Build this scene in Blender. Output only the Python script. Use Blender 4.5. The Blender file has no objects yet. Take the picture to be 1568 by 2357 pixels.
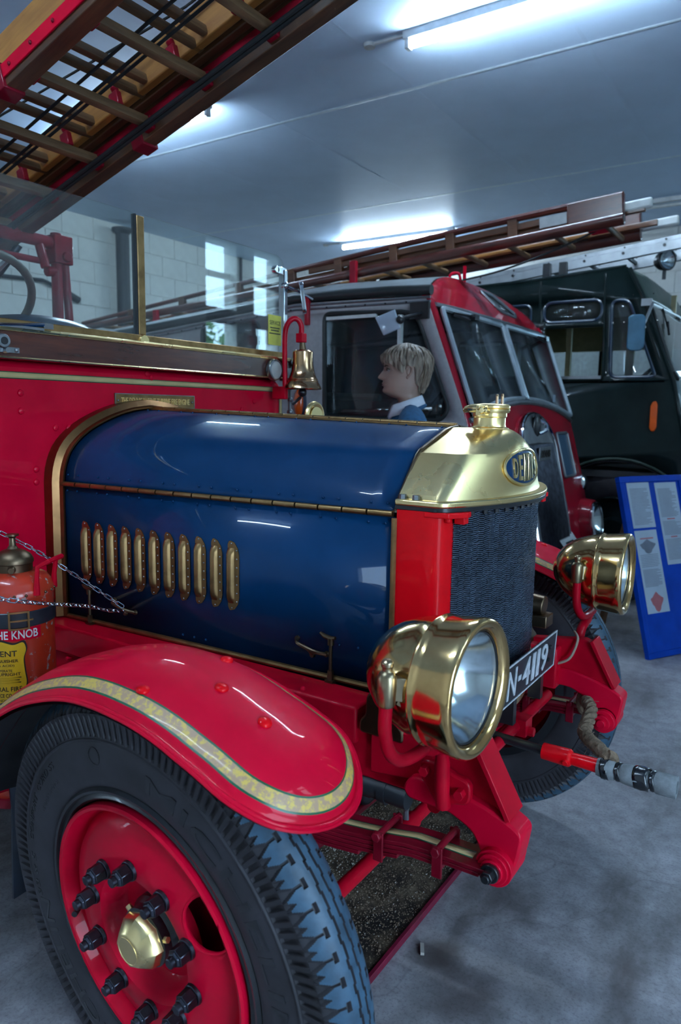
import bpy, bmesh, math, random
from mathutils import Vector, Matrix, Euler
from mathutils.geometry import tessellate_polygon
R = math.radians
rnd = random.Random(7)
scene = bpy.context.scene
col = scene.collection

# ------------------------------------------------------------------ camera
CAM = Vector((1.1375, -1.656, 1.403))
cam_data = bpy.data.cameras.new('camera')
cam = bpy.data.objects.new('camera', cam_data)
col.objects.link(cam)
cam_m = Matrix(((0.83298109, -0.08807716, 0.54624621), (0.55308633, 0.10501864, -0.82647843), (0.01542784, 0.99056221, 0.13619281)))
cam.matrix_world = Matrix.Translation(CAM) @ cam_m.to_4x4()
cam_data.sensor_fit = 'VERTICAL'
cam_data.sensor_height = 36.0
cam_data.lens = 36.0 * 1673.0254 / 2357.0
cam_data.clip_start = 0.05
cam_data.clip_end = 200
cam_data.dof.use_dof = True
cam_data.dof.focus_distance = 1.75
cam_data.dof.aperture_fstop = 4.5
scene.camera = cam

# ------------------------------------------------------------------ world, view
world = bpy.data.worlds.new('overcast_sky'); scene.world = world
world.use_nodes = True
wn = world.node_tree.nodes; wl = world.node_tree.links; wn.clear()
w_out = wn.new('ShaderNodeOutputWorld'); w_bg = wn.new('ShaderNodeBackground')
w_bg.inputs['Color'].default_value = (0.50, 0.74, 1.0, 1); w_bg.inputs['Strength'].default_value = 8.5
wl.new(w_bg.outputs[0], w_out.inputs[0])
vs = scene.view_settings
vs.view_transform = 'Standard'; vs.look = 'None'; vs.gamma = 1.0; vs.exposure = 0.96; vs.use_curve_mapping = False
try:
    scene.cycles.use_denoising = True
    scene.cycles.max_bounces = 5; scene.cycles.diffuse_bounces = 3; scene.cycles.glossy_bounces = 3
    scene.cycles.use_adaptive_sampling = True; scene.cycles.adaptive_threshold = 0.085; scene.cycles.adaptive_min_samples = 16; scene.cycles.light_sampling_threshold = 0.03; scene.cycles.transparent_max_bounces = 14; scene.cycles.sample_clamp_indirect = 8.0
    scene.cycles.caustics_reflective = False; scene.cycles.caustics_refractive = False
except Exception:
    pass

TUBE_EMIT = 76.0       # brightness of the fluorescent tubes
ROOM = dict(x0=-6.45, x1=3.4, y0=-4.6, y1=8.15, z=3.68)
# daylight openings: (wall, a0, a1, z0, z1); x1 = wall in front of the engines, y0 = wall behind the camera, y1 = far wall
OPENINGS = [('x1', -0.62, -0.10, 2.16, 3.34), ('x1', 0.22, 0.70, 2.16, 3.34), ('x1', 4.60, 5.12, 2.16, 3.34), ('x1', 5.44, 5.92, 2.16, 3.34),
            ('x1', -2.7, -1.3, 0.0, 2.5), ('y0', -6.3, -5.4, 0.0, 2.1), ('y1', 0.7, 2.0, 1.3, 2.5)]  # wide ground-level front opening and far-wall window: unseen, added for more daylight
for w_, a0, a1, z0, z1 in OPENINGS:
    ld = bpy.data.lights.new('daylight_portal', 'AREA'); ld.shape = 'RECTANGLE'; ld.size = a1 - a0; ld.size_y = z1 - z0
    lo = bpy.data.objects.new('daylight_portal', ld); col.objects.link(lo)
    ld.cycles.is_portal = True
    if w_ == 'x1':
        lo.location = (ROOM['x1'] + 0.02, (a0 + a1) / 2, (z0 + z1) / 2); lo.rotation_euler = (R(90), 0, R(90))
    elif w_ == 'y1':
        lo.location = ((a0 + a1) / 2, ROOM['y1'] + 0.02, (z0 + z1) / 2); lo.rotation_euler = (R(90), 0, R(180))
    else:
        lo.location = ((a0 + a1) / 2, ROOM['y0'] - 0.02, (z0 + z1) / 2); lo.rotation_euler = (R(90), 0, 0)

# ------------------------------------------------------------------ mesh helpers
class G:
    def __init__(s): s.v = []; s.f = []; s.m = []
    def add(s, v, f, mi=0, M=None):
        o = len(s.v)
        if M is not None: v = [M @ Vector(p) for p in v]
        s.v += [tuple(p) for p in v]
        for k in f: s.f.append(tuple(i + o for i in k)); s.m.append(mi)
        return s
    def box(s, c, size, M=None, mi=0, tap=1.0):
        x, y, z = (d / 2 for d in size)
        v = [(-x, -y, -z), (x, -y, -z), (x, y, -z), (-x, y, -z), (-x * tap, -y * tap, z), (x * tap, -y * tap, z), (x * tap, y * tap, z), (-x * tap, y * tap, z)]
        T = Matrix.Translation(Vector(c))
        if M is not None: T = T @ M.to_4x4()
        return s.add(v, [(3, 2, 1, 0), (4, 5, 6, 7), (0, 1, 5, 4), (1, 2, 6, 5), (2, 3, 7, 6), (3, 0, 4, 7)], mi, T)
    def bx(s, x0, x1, y0, y1, z0, z1, mi=0):
        return s.box(((x0 + x1) / 2, (y0 + y1) / 2, (z0 + z1) / 2), (abs(x1 - x0), abs(y1 - y0), abs(z1 - z0)), None, mi)
    def beam(s, a, b, w, h, mi=0, up=(0, 0, 1)):
        a = Vector(a); b = Vector(b); d = b - a; x = d.normalized(); u = Vector(up)
        y = u.cross(x)
        if y.length < 1e-5: y = Vector((0, 1, 0)).cross(x)
        y.normalize(); z = x.cross(y)
        M = Matrix((x, y, z)).transposed()
        return s.box((a + b) / 2, (d.length, w, h), M, mi)
    def cyl(s, a, b, r0, r1=None, n=16, mi=0, cap=True):
        r1 = r0 if r1 is None else r1
        a = Vector(a); b = Vector(b); d = (b - a).normalized()
        t = Vector((0, 0, 1)) if abs(d.z) < 0.9 else Vector((1, 0, 0))
        u = d.cross(t).normalized(); w = d.cross(u)
        v = []
        for k in range(n):
            c, q = math.cos(2 * math.pi * k / n), math.sin(2 * math.pi * k / n)
            v.append(a + (u * c + w * q) * r0); v.append(b + (u * c + w * q) * r1)
        f = [(2 * k, (2 * k + 2) % (2 * n), (2 * k + 3) % (2 * n), 2 * k + 1) for k in range(n)]
        if cap: f += [tuple(range(2 * n - 2, -1, -2)), tuple(range(1, 2 * n, 2))]
        return s.add(v, f, mi)
    def tube(s, pts, r, n=8, mi=0, closed=False, cap=True, flat=1.0):
        pts = [Vector(p) for p in pts]; m = len(pts); rr = r if isinstance(r, (list, tuple)) else [r] * m
        tan = []
        for i in range(m):
            a = pts[(i - 1) % m] if (closed or i > 0) else pts[0]
            b = pts[(i + 1) % m] if (closed or i < m - 1) else pts[-1]
            tan.append((b - a).normalized())
        t = Vector((0, 0, 1)) if abs(tan[0].z) < 0.9 else Vector((1, 0, 0))
        u = tan[0].cross(t).normalized(); v = []
        for i in range(m):
            u = (u - tan[i] * u.dot(tan[i])).normalized(); w = tan[i].cross(u)
            for k in range(n):
                c, q = math.cos(2 * math.pi * k / n), math.sin(2 * math.pi * k / n)
                v.append(pts[i] + (u * c + w * q * flat) * rr[i])
        f = []
        for i in range(m if closed else m - 1):
            j = (i + 1) % m
            for k in range(n):
                l = (k + 1) % n; f.append((i * n + k, j * n + k, j * n + l, i * n + l))
        if cap and not closed: f += [tuple(range(n)), tuple(range(m * n - 1, (m - 1) * n - 1, -1))]
        return s.add(v, f, mi)
    def lathe(s, prof, n=32, M=None, mi=0, cap=False):
        # prof: (r, h) along local Z
        v = []; f = []; m = len(prof)
        for k in range(n):
            c, q = math.cos(2 * math.pi * k / n), math.sin(2 * math.pi * k / n)
            for r, h in prof: v.append((r * c, r * q, h))
        for k in range(n):
            l = (k + 1) % n
            for i in range(m - 1): f.append((k * m + i, l * m + i, l * m + i + 1, k * m + i + 1))
        if cap:
            f.append(tuple(k * m for k in range(n - 1, -1, -1))); f.append(tuple(k * m + m - 1 for k in range(n)))
        return s.add(v, f, mi, M)
    def sphere(s, c, r, n=16, m=10, mi=0, M=None):
        rx, ry, rz = r if isinstance(r, (list, tuple)) else (r, r, r)
        v = []; f = []
        for i in range(m + 1):
            th = math.pi * i / m
            for k in range(n):
                ph = 2 * math.pi * k / n
                p = Vector((rx * math.sin(th) * math.cos(ph), ry * math.sin(th) * math.sin(ph), rz * math.cos(th)))
                if M is not None: p = M @ p
                v.append(p + Vector(c))
        for i in range(m):
            for k in range(n):
                l = (k + 1) % n; f.append((i * n + k, (i + 1) * n + k, (i + 1) * n + l, i * n + l))
        return s.add(v, f, mi)
    def grid(s, rows, mi=0, close_u=False, close_v=False):
        n = len(rows[0]); m = len(rows); v = [p for r in rows for p in r]; f = []
        for i in range(m if close_v else m - 1):
            j = (i + 1) % m
            for k in range(n if close_u else n - 1):
                l = (k + 1) % n; f.append((i * n + k, i * n + l, j * n + l, j * n + k))
        return s.add(v, f, mi)
    def prism(s, poly, axis, a, b, mi=0):
        # poly: 2D points in the plane of the two other axes (cyclic order x,y,z)
        n = len(poly)
        def P(p, t):
            if axis == 'x': return (t, p[0], p[1])
            if axis == 'y': return (p[0], t, p[1])
            return (p[0], p[1], t)
        v = [P(p, a) for p in poly] + [P(p, b) for p in poly]
        f = [tuple(range(n)), tuple(range(2 * n - 1, n - 1, -1))] + [(i, i + n, (i + 1) % n + n, (i + 1) % n) for i in range(n)]
        return s.add(v, f, mi)

WM = {}
def wm(o): return WM.get(o.name, Matrix.Identity(4))
def place(o, parent, M=None, local=False):
    """world transform M (identity by default); local=True: M is relative to the parent"""
    M = M.copy() if M is not None else Matrix.Identity(4)
    if parent is not None:
        o.parent = parent
        o.matrix_parent_inverse = Matrix.Identity(4) if local else wm(parent).inverted()
        W = wm(parent) @ M if local else M
    else: W = M
    o.matrix_basis = M
    WM[o.name] = W
def obj(name, g, mats, parent=None, M=None, local=False, bevel=0.0, sharp=38, solid=0.0, seg=2, recalc=True, subsurf=0):
    me = bpy.data.meshes.new(name)
    me.from_pydata(g.v, [], g.f)
    ms = mats if isinstance(mats, (list, tuple)) else [mats]
    for m in ms: me.materials.append(m)
    if len(ms) > 1:
        for p, i in zip(me.polygons, g.m): p.material_index = i
    if recalc:
        bm = bmesh.new(); bm.from_mesh(me)
        bmesh.ops.recalc_face_normals(bm, faces=bm.faces)
        bm.to_mesh(me); bm.free()
    for p in me.polygons: p.use_smooth = True
    try: me.set_sharp_from_angle(angle=R(sharp))
    except Exception: pass
    o = bpy.data.objects.new(name, me); col.objects.link(o)
    place(o, parent, M, local)
    if solid:
        md = o.modifiers.new('thickness', 'SOLIDIFY'); md.thickness = solid; md.offset = -1
    if bevel:
        md = o.modifiers.new('edge', 'BEVEL'); md.width = bevel; md.segments = seg; md.limit_method = 'ANGLE'; md.angle_limit = R(40)
        md.harden_normals = False
    if subsurf:
        md = o.modifiers.new('smooth', 'SUBSURF'); md.levels = subsurf; md.render_levels = subsurf
    return o
def empty(name, loc=(0, 0, 0), parent=None, M=None, local=False):
    o = bpy.data.objects.new(name, None); col.objects.link(o); o.empty_display_size = 0.1
    place(o, parent, M if M is not None else Matrix.Translation(Vector(loc)), local)
    return o
def tag(o, label=None, cat=None, group=None, kind=None):
    if label: o['label'] = label
    if cat: o['category'] = cat
    if group: o['group'] = group
    if kind: o['kind'] = kind
    return o
def copy_tree(o, parent=None, M=None, mirror=False):
    """copies an object with its parts; M is the world transform of the copied root"""
    c = o.copy(); col.objects.link(c)
    if parent is not None: c.parent = parent
    if M is not None:
        if parent is not None: c.matrix_parent_inverse = wm(parent).inverted()
        c.matrix_basis = M
        WM[c.name] = M
    for ch in list(o.children): copy_tree(ch, c)
    return c
def text_geo(body, size=1.0, extrude=0.0, align='CENTER', bold=0.0, sx=1.0):
    cu = bpy.data.curves.new('lettering', 'FONT'); cu.body = body; cu.size = size; cu.extrude = extrude
    cu.align_x = align; cu.align_y = 'CENTER'; cu.offset = bold; cu.resolution_u = 3
    t = bpy.data.objects.new('lettering', cu); col.objects.link(t)
    dg = bpy.context.evaluated_depsgraph_get()
    me = bpy.data.meshes.new_from_object(t.evaluated_get(dg))
    v = [(p.co.x * sx, p.co.y, p.co.z) for p in me.vertices]; f = [tuple(p.vertices) for p in me.polygons]
    bpy.data.objects.remove(t); bpy.data.curves.remove(cu); bpy.data.meshes.remove(me)
    return v, f
def fit_text(body, width, height, extrude=0.0, bold=0.0):
    """lettering scaled to an exact width and height, centred on the origin, in XY"""
    v, f = text_geo(body, 1.0, 0.0, 'LEFT', bold)
    xs = [p[0] for p in v]; ys = [p[1] for p in v]
    x0, x1, y0, y1 = min(xs), max(xs), min(ys), max(ys)
    w = [((p[0] - (x0 + x1) / 2) / (x1 - x0) * width, (p[1] - (y0 + y1) / 2) / (y1 - y0) * height, 0.0) for p in v]
    if extrude:
        bm = bmesh.new(); bv = [bm.verts.new(p) for p in w]
        for k in f:
            try: bm.faces.new([bv[i] for i in k])
            except Exception: pass
        bm.verts.ensure_lookup_table()
        r = bmesh.ops.extrude_face_region(bm, geom=list(bm.faces))
        for e in r['geom']:
            if isinstance(e, bmesh.types.BMVert): e.co.z += extrude
        bm.verts.index_update()
        w = [tuple(q.co) for q in bm.verts]; f = [tuple(q.index for q in k.verts) for k in bm.faces]
        bm.free()
    return w, f
def rounded(x0, x1, y0, y1, r, n=5):
    """rounded rectangle, counter-clockwise"""
    rr = r if isinstance(r, (list, tuple)) else [r] * 4
    out = []
    for (cx, cy, a, q) in ((x1, y0, -90, rr[0]), (x1, y1, 0, rr[1]), (x0, y1, 90, rr[2]), (x0, y0, 180, rr[3])):
        sx = -1 if cx == x1 else 1; sy = -1 if cy == y1 else 1
        for k in range(n + 1):
            t = R(a + 90 * k / n); out.append((cx + sx * q + q * math.cos(t), cy + sy * q + q * math.sin(t)))
    return out
def round_poly(pts, r, n=4):
    """rounds the corners of any 2D polygon"""
    out = []; m = len(pts)
    for i in range(m):
        p = Vector(pts[i]); a = Vector(pts[i - 1]); b = Vector(pts[(i + 1) % m])
        q = r[i] if isinstance(r, (list, tuple)) else r
        if q <= 0: out.append(tuple(p)); continue
        da = (a - p); db = (b - p); q = min(q, da.length * 0.45, db.length * 0.45)
        s = p + da.normalized() * q; e = p + db.normalized() * q
        for k in range(n + 1):
            t = k / n; out.append(tuple(s * (1 - t) ** 2 + p * 2 * t * (1 - t) + e * t * t))
    return out
def sheet(outer, holes=(), maxlen=None):
    """flat 2D sheet with holes -> (verts2d, faces)"""
    loops = [[Vector((p[0], p[1], 0)) for p in outer]] + [[Vector((p[0], p[1], 0)) for p in h] for h in holes]
    flat = [p for l in loops for p in l]
    tris = tessellate_polygon(loops)
    if not maxlen: return [(p.x, p.y) for p in flat], [tuple(t) for t in tris]
    bm = bmesh.new(); bv = [bm.verts.new(p) for p in flat]
    for t in tris:
        try: bm.faces.new([bv[i] for i in t])
        except Exception: pass
    for _ in range(6):
        e = [e for e in bm.edges if e.calc_length() > maxlen]
        if not e: break
        bmesh.ops.subdivide_edges(bm, edges=e, cuts=1)
        bmesh.ops.triangulate(bm, faces=[f for f in bm.faces if len(f.verts) > 3])
    bm.verts.index_update()
    v = [(q.co.x, q.co.y) for q in bm.verts]; f = [tuple(q.index for q in k.verts) for k in bm.faces]
    bm.free(); return v, f
def smooth_path(pts, n=6, closed=False):
    """Catmull-Rom through the points"""
    P = [Vector(p) for p in pts]; m = len(P); out = []
    for i in range(m if closed else m - 1):
        p0 = P[(i - 1) % m] if (closed or i > 0) else P[0]
        p1 = P[i]; p2 = P[(i + 1) % m]; p3 = P[(i + 2) % m] if (closed or i + 2 < m) else P[-1]
        for k in range(n):
            t = k / n
            out.append(0.5 * ((2 * p1) + (p2 - p0) * t + (2 * p0 - 5 * p1 + 4 * p2 - p3) * t * t + (3 * p1 - p0 - 3 * p2 + p3) * t ** 3))
    if not closed: out.append(P[-1])
    return out
def interp(x, tab):
    if x <= tab[0][0]: return tab[0][1]
    for (a, b), (c, d) in zip(tab, tab[1:]):
        if x <= c: return b + (d - b) * (x - a) / (c - a)
    return tab[-1][1]

# ------------------------------------------------------------------ materials
def nodes(name):
    m = bpy.data.materials.new(name); m.use_nodes = True
    nt = m.node_tree; b = nt.nodes['Principled BSDF']
    return m, nt, b
def S(b, **k):
    for n, v in k.items():
        n = n.replace('_', ' ')
        if n in b.inputs: b.inputs[n].default_value = (v + (1,)) if isinstance(v, tuple) and len(v) == 3 else v
def tex_coord(nt, scale=(1, 1, 1), rot=(0, 0, 0)):
    tc = nt.nodes.new('ShaderNodeTexCoord'); mp = nt.nodes.new('ShaderNodeMapping')
    mp.inputs['Scale'].default_value = scale; mp.inputs['Rotation'].default_value = rot
    nt.links.new(tc.outputs['Object'], mp.inputs['Vector']); return mp.outputs['Vector']
def noise(nt, vec, scale, detail=4, rough=0.55):
    n = nt.nodes.new('ShaderNodeTexNoise'); n.inputs['Scale'].default_value = scale; n.inputs['Detail'].default_value = detail
    n.inputs['Roughness'].default_value = rough
    nt.links.new(vec, n.inputs['Vector']); return n.outputs['Fac']
def ramp(nt, fac, stops):
    r = nt.nodes.new('ShaderNodeValToRGB'); e = r.color_ramp.elements
    while len(e) < len(stops): e.new(0.5)
    for q, (p, c) in zip(e, stops): q.position = p; q.color = c + (1,) if len(c) == 3 else c
    nt.links.new(fac, r.inputs['Fac']); return r.outputs['Color']
def bump(nt, b, fac, strength=0.2, dist=0.002):
    n = nt.nodes.new('ShaderNodeBump'); n.inputs['Strength'].default_value = strength; n.inputs['Distance'].default_value = dist
    nt.links.new(fac, n.inputs['Height']); nt.links.new(n.outputs['Normal'], b.inputs['Normal'])
def mix(nt, fac, a, c):
    n = nt.nodes.new('ShaderNodeMix'); n.data_type = 'RGBA'
    if hasattr(fac, 'is_linked'): nt.links.new(fac, n.inputs['Factor'])
    else: n.inputs['Factor'].default_value = fac
    for s, v in (('A', a), ('B', c)):
        i = [q for q in n.inputs if q.name == s and q.type == 'RGBA'][0]
        if isinstance(v, tuple): i.default_value = v + (1,)
        else: nt.links.new(v, i)
    return [o for o in n.outputs if o.type == 'RGBA'][0]
def paint(name, c, rough=0.28, coat=0.5, var=0.18, scale=9.0, bumps=0.04):
    m, nt, b = nodes(name); S(b, Roughness=rough, Coat_Weight=coat, Coat_Roughness=0.03, Specular_IOR_Level=0.08)
    v = tex_coord(nt); f = noise(nt, v, scale, 5)
    d = tuple(q * (1 - var) for q in c); l = tuple(min(1, q * (1 + var) + 0.002) for q in c)
    nt.links.new(ramp(nt, f, [(0.3, d), (0.7, l)]), b.inputs['Base Color'])
    rf = nt.nodes.new('ShaderNodeMapRange'); rf.inputs['To Min'].default_value = rough * 0.75; rf.inputs['To Max'].default_value = rough * 1.35
    nt.links.new(f, rf.inputs['Value']); nt.links.new(rf.outputs[0], b.inputs['Roughness'])
    if bumps: bump(nt, b, noise(nt, v, scale * 6, 3), bumps, 0.001)
    return m
def metal(name, c, rough=0.2, var=0.25, scale=14, stretch=(1, 1, 1), tarnish=None):
    m, nt, b = nodes(name); S(b, Metallic=1.0, Roughness=rough)
    v = tex_coord(nt, stretch); f = noise(nt, v, scale, 6)
    d = tarnish or tuple(q * (1 - var) for q in c)
    nt.links.new(ramp(nt, f, [(0.32, d), (0.62, c)]), b.inputs['Base Color'])
    rf = nt.nodes.new('ShaderNodeMapRange'); rf.inputs['To Min'].default_value = rough * 1.5; rf.inputs['To Max'].default_value = rough * 0.7
    nt.links.new(f, rf.inputs['Value']); nt.links.new(rf.outputs[0], b.inputs['Roughness'])
    return m
def wood(name, dark, light, axis='x', scale=6, rough=0.45, coat=0.25):
    m, nt, b = nodes(name); S(b, Roughness=rough, Coat_Weight=coat, Coat_Roughness=0.2)
    st = {'x': (0.12, 1, 1), 'y': (1, 0.12, 1), 'z': (1, 1, 0.12)}[axis]
    v = tex_coord(nt, st); f = noise(nt, v, scale * 6, 6, 0.65)
    g = noise(nt, tex_coord(nt), 3.0, 3)
    c = ramp(nt, f, [(0.3, dark), (0.68, light)])
    c2 = mix(nt, ramp(nt, g, [(0.35, (0, 0, 0)), (0.75, (1, 1, 1))]), c, tuple(q * 0.55 for q in dark))
    nt.links.new(mix(nt, 0.55, c, c2), b.inputs['Base Color']); bump(nt, b, f, 0.25, 0.002)
    return m
def plain(name, c, rough=0.5, metallic=0.0, var=0.12, scale=20, bumps=0.0, coat=0.0, spec=0.5):
    m, nt, b = nodes(name); S(b, Roughness=rough, Metallic=metallic, Coat_Weight=coat, Specular_IOR_Level=spec)
    v = tex_coord(nt); f = noise(nt, v, scale, 4)
    nt.links.new(ramp(nt, f, [(0.3, tuple(q * (1 - var) for q in c)), (0.7, tuple(min(1, q * (1 + var)) for q in c))]), b.inputs['Base Color'])
    if bumps: bump(nt, b, noise(nt, v, scale * 4, 4), bumps, 0.002)
    return m
def glass(name, tint=(0.92, 0.97, 0.96), refl=1.0, rough=0.01, ior=1.5, dust=0.0):
    m = bpy.data.materials.new(name); m.use_nodes = True; nt = m.node_tree; nt.nodes.clear()
    o = nt.nodes.new('ShaderNodeOutputMaterial'); t = nt.nodes.new('ShaderNodeBsdfTransparent'); g = nt.nodes.new('ShaderNodeBsdfGlossy')
    mx = nt.nodes.new('ShaderNodeMixShader'); lw = nt.nodes.new('ShaderNodeLayerWeight'); lw.inputs['Blend'].default_value = 0.5
    pw = nt.nodes.new('ShaderNodeMath'); pw.operation = 'POWER'; pw.inputs[1].default_value = 5.0; nt.links.new(lw.outputs['Facing'], pw.inputs[0])
    fr = nt.nodes.new('ShaderNodeMath'); fr.operation = 'MULTIPLY_ADD'; fr.inputs[1].default_value = 0.95; fr.inputs[2].default_value = 0.045; nt.links.new(pw.outputs[0], fr.inputs[0])
    t.inputs['Color'].default_value = tint + (1,); g.inputs['Roughness'].default_value = rough; g.inputs['Color'].default_value = (refl, refl, refl, 1)
    nt.links.new(fr.outputs[0], mx.inputs[0]); nt.links.new(t.outputs[0], mx.inputs[1]); nt.links.new(g.outputs[0], mx.inputs[2])
    src = mx.outputs[0]
    if dust:
        df = nt.nodes.new('ShaderNodeBsdfDiffuse'); df.inputs['Color'].default_value = (0.75, 0.8, 0.85, 1)
        v = tex_coord(nt); f = noise(nt, v, 4.0, 6, 0.7)
        mr = nt.nodes.new('ShaderNodeMapRange'); mr.inputs['From Min'].default_value = 0.35; mr.inputs['From Max'].default_value = 0.8
        mr.inputs['To Max'].default_value = dust; mr.inputs['To Min'].default_value = dust * 0.15
        nt.links.new(f, mr.inputs['Value'])
        m2 = nt.nodes.new('ShaderNodeMixShader'); nt.links.new(mr.outputs[0], m2.inputs[0]); nt.links.new(src, m2.inputs[1]); nt.links.new(df.outputs[0], m2.inputs[2])
        src = m2.outputs[0]
    nt.links.new(src, o.inputs['Surface']); return m
def emit(name, c, s):
    m = bpy.data.materials.new(name); m.use_nodes = True; nt = m.node_tree; nt.nodes.clear()
    o = nt.nodes.new('ShaderNodeOutputMaterial'); e = nt.nodes.new('ShaderNodeEmission')
    e.inputs['Color'].default_value = c + (1,); e.inputs['Strength'].default_value = s
    nt.links.new(e.outputs[0], o.inputs['Surface']); return m
def mottled(name, base, spot, scale, lo, hi, rough=0.4, coat=0.2, metallic=0.0, spot2=None):
    m, nt, b = nodes(name); S(b, Roughness=rough, Coat_Weight=coat, Metallic=metallic)
    v = tex_coord(nt); f = noise(nt, v, scale, 6, 0.7)
    c = mix(nt, ramp(nt, f, [(lo, (0, 0, 0)), (hi, (1, 1, 1))]), base, spot)
    if spot2:
        g = noise(nt, v, scale * 0.23, 4)
        c = mix(nt, ramp(nt, g, [(0.5, (0, 0, 0)), (0.62, (1, 1, 1))]), c, spot2)
    nt.links.new(c, b.inputs['Base Color']); bump(nt, b, f, 0.12, 0.001); return m

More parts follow.
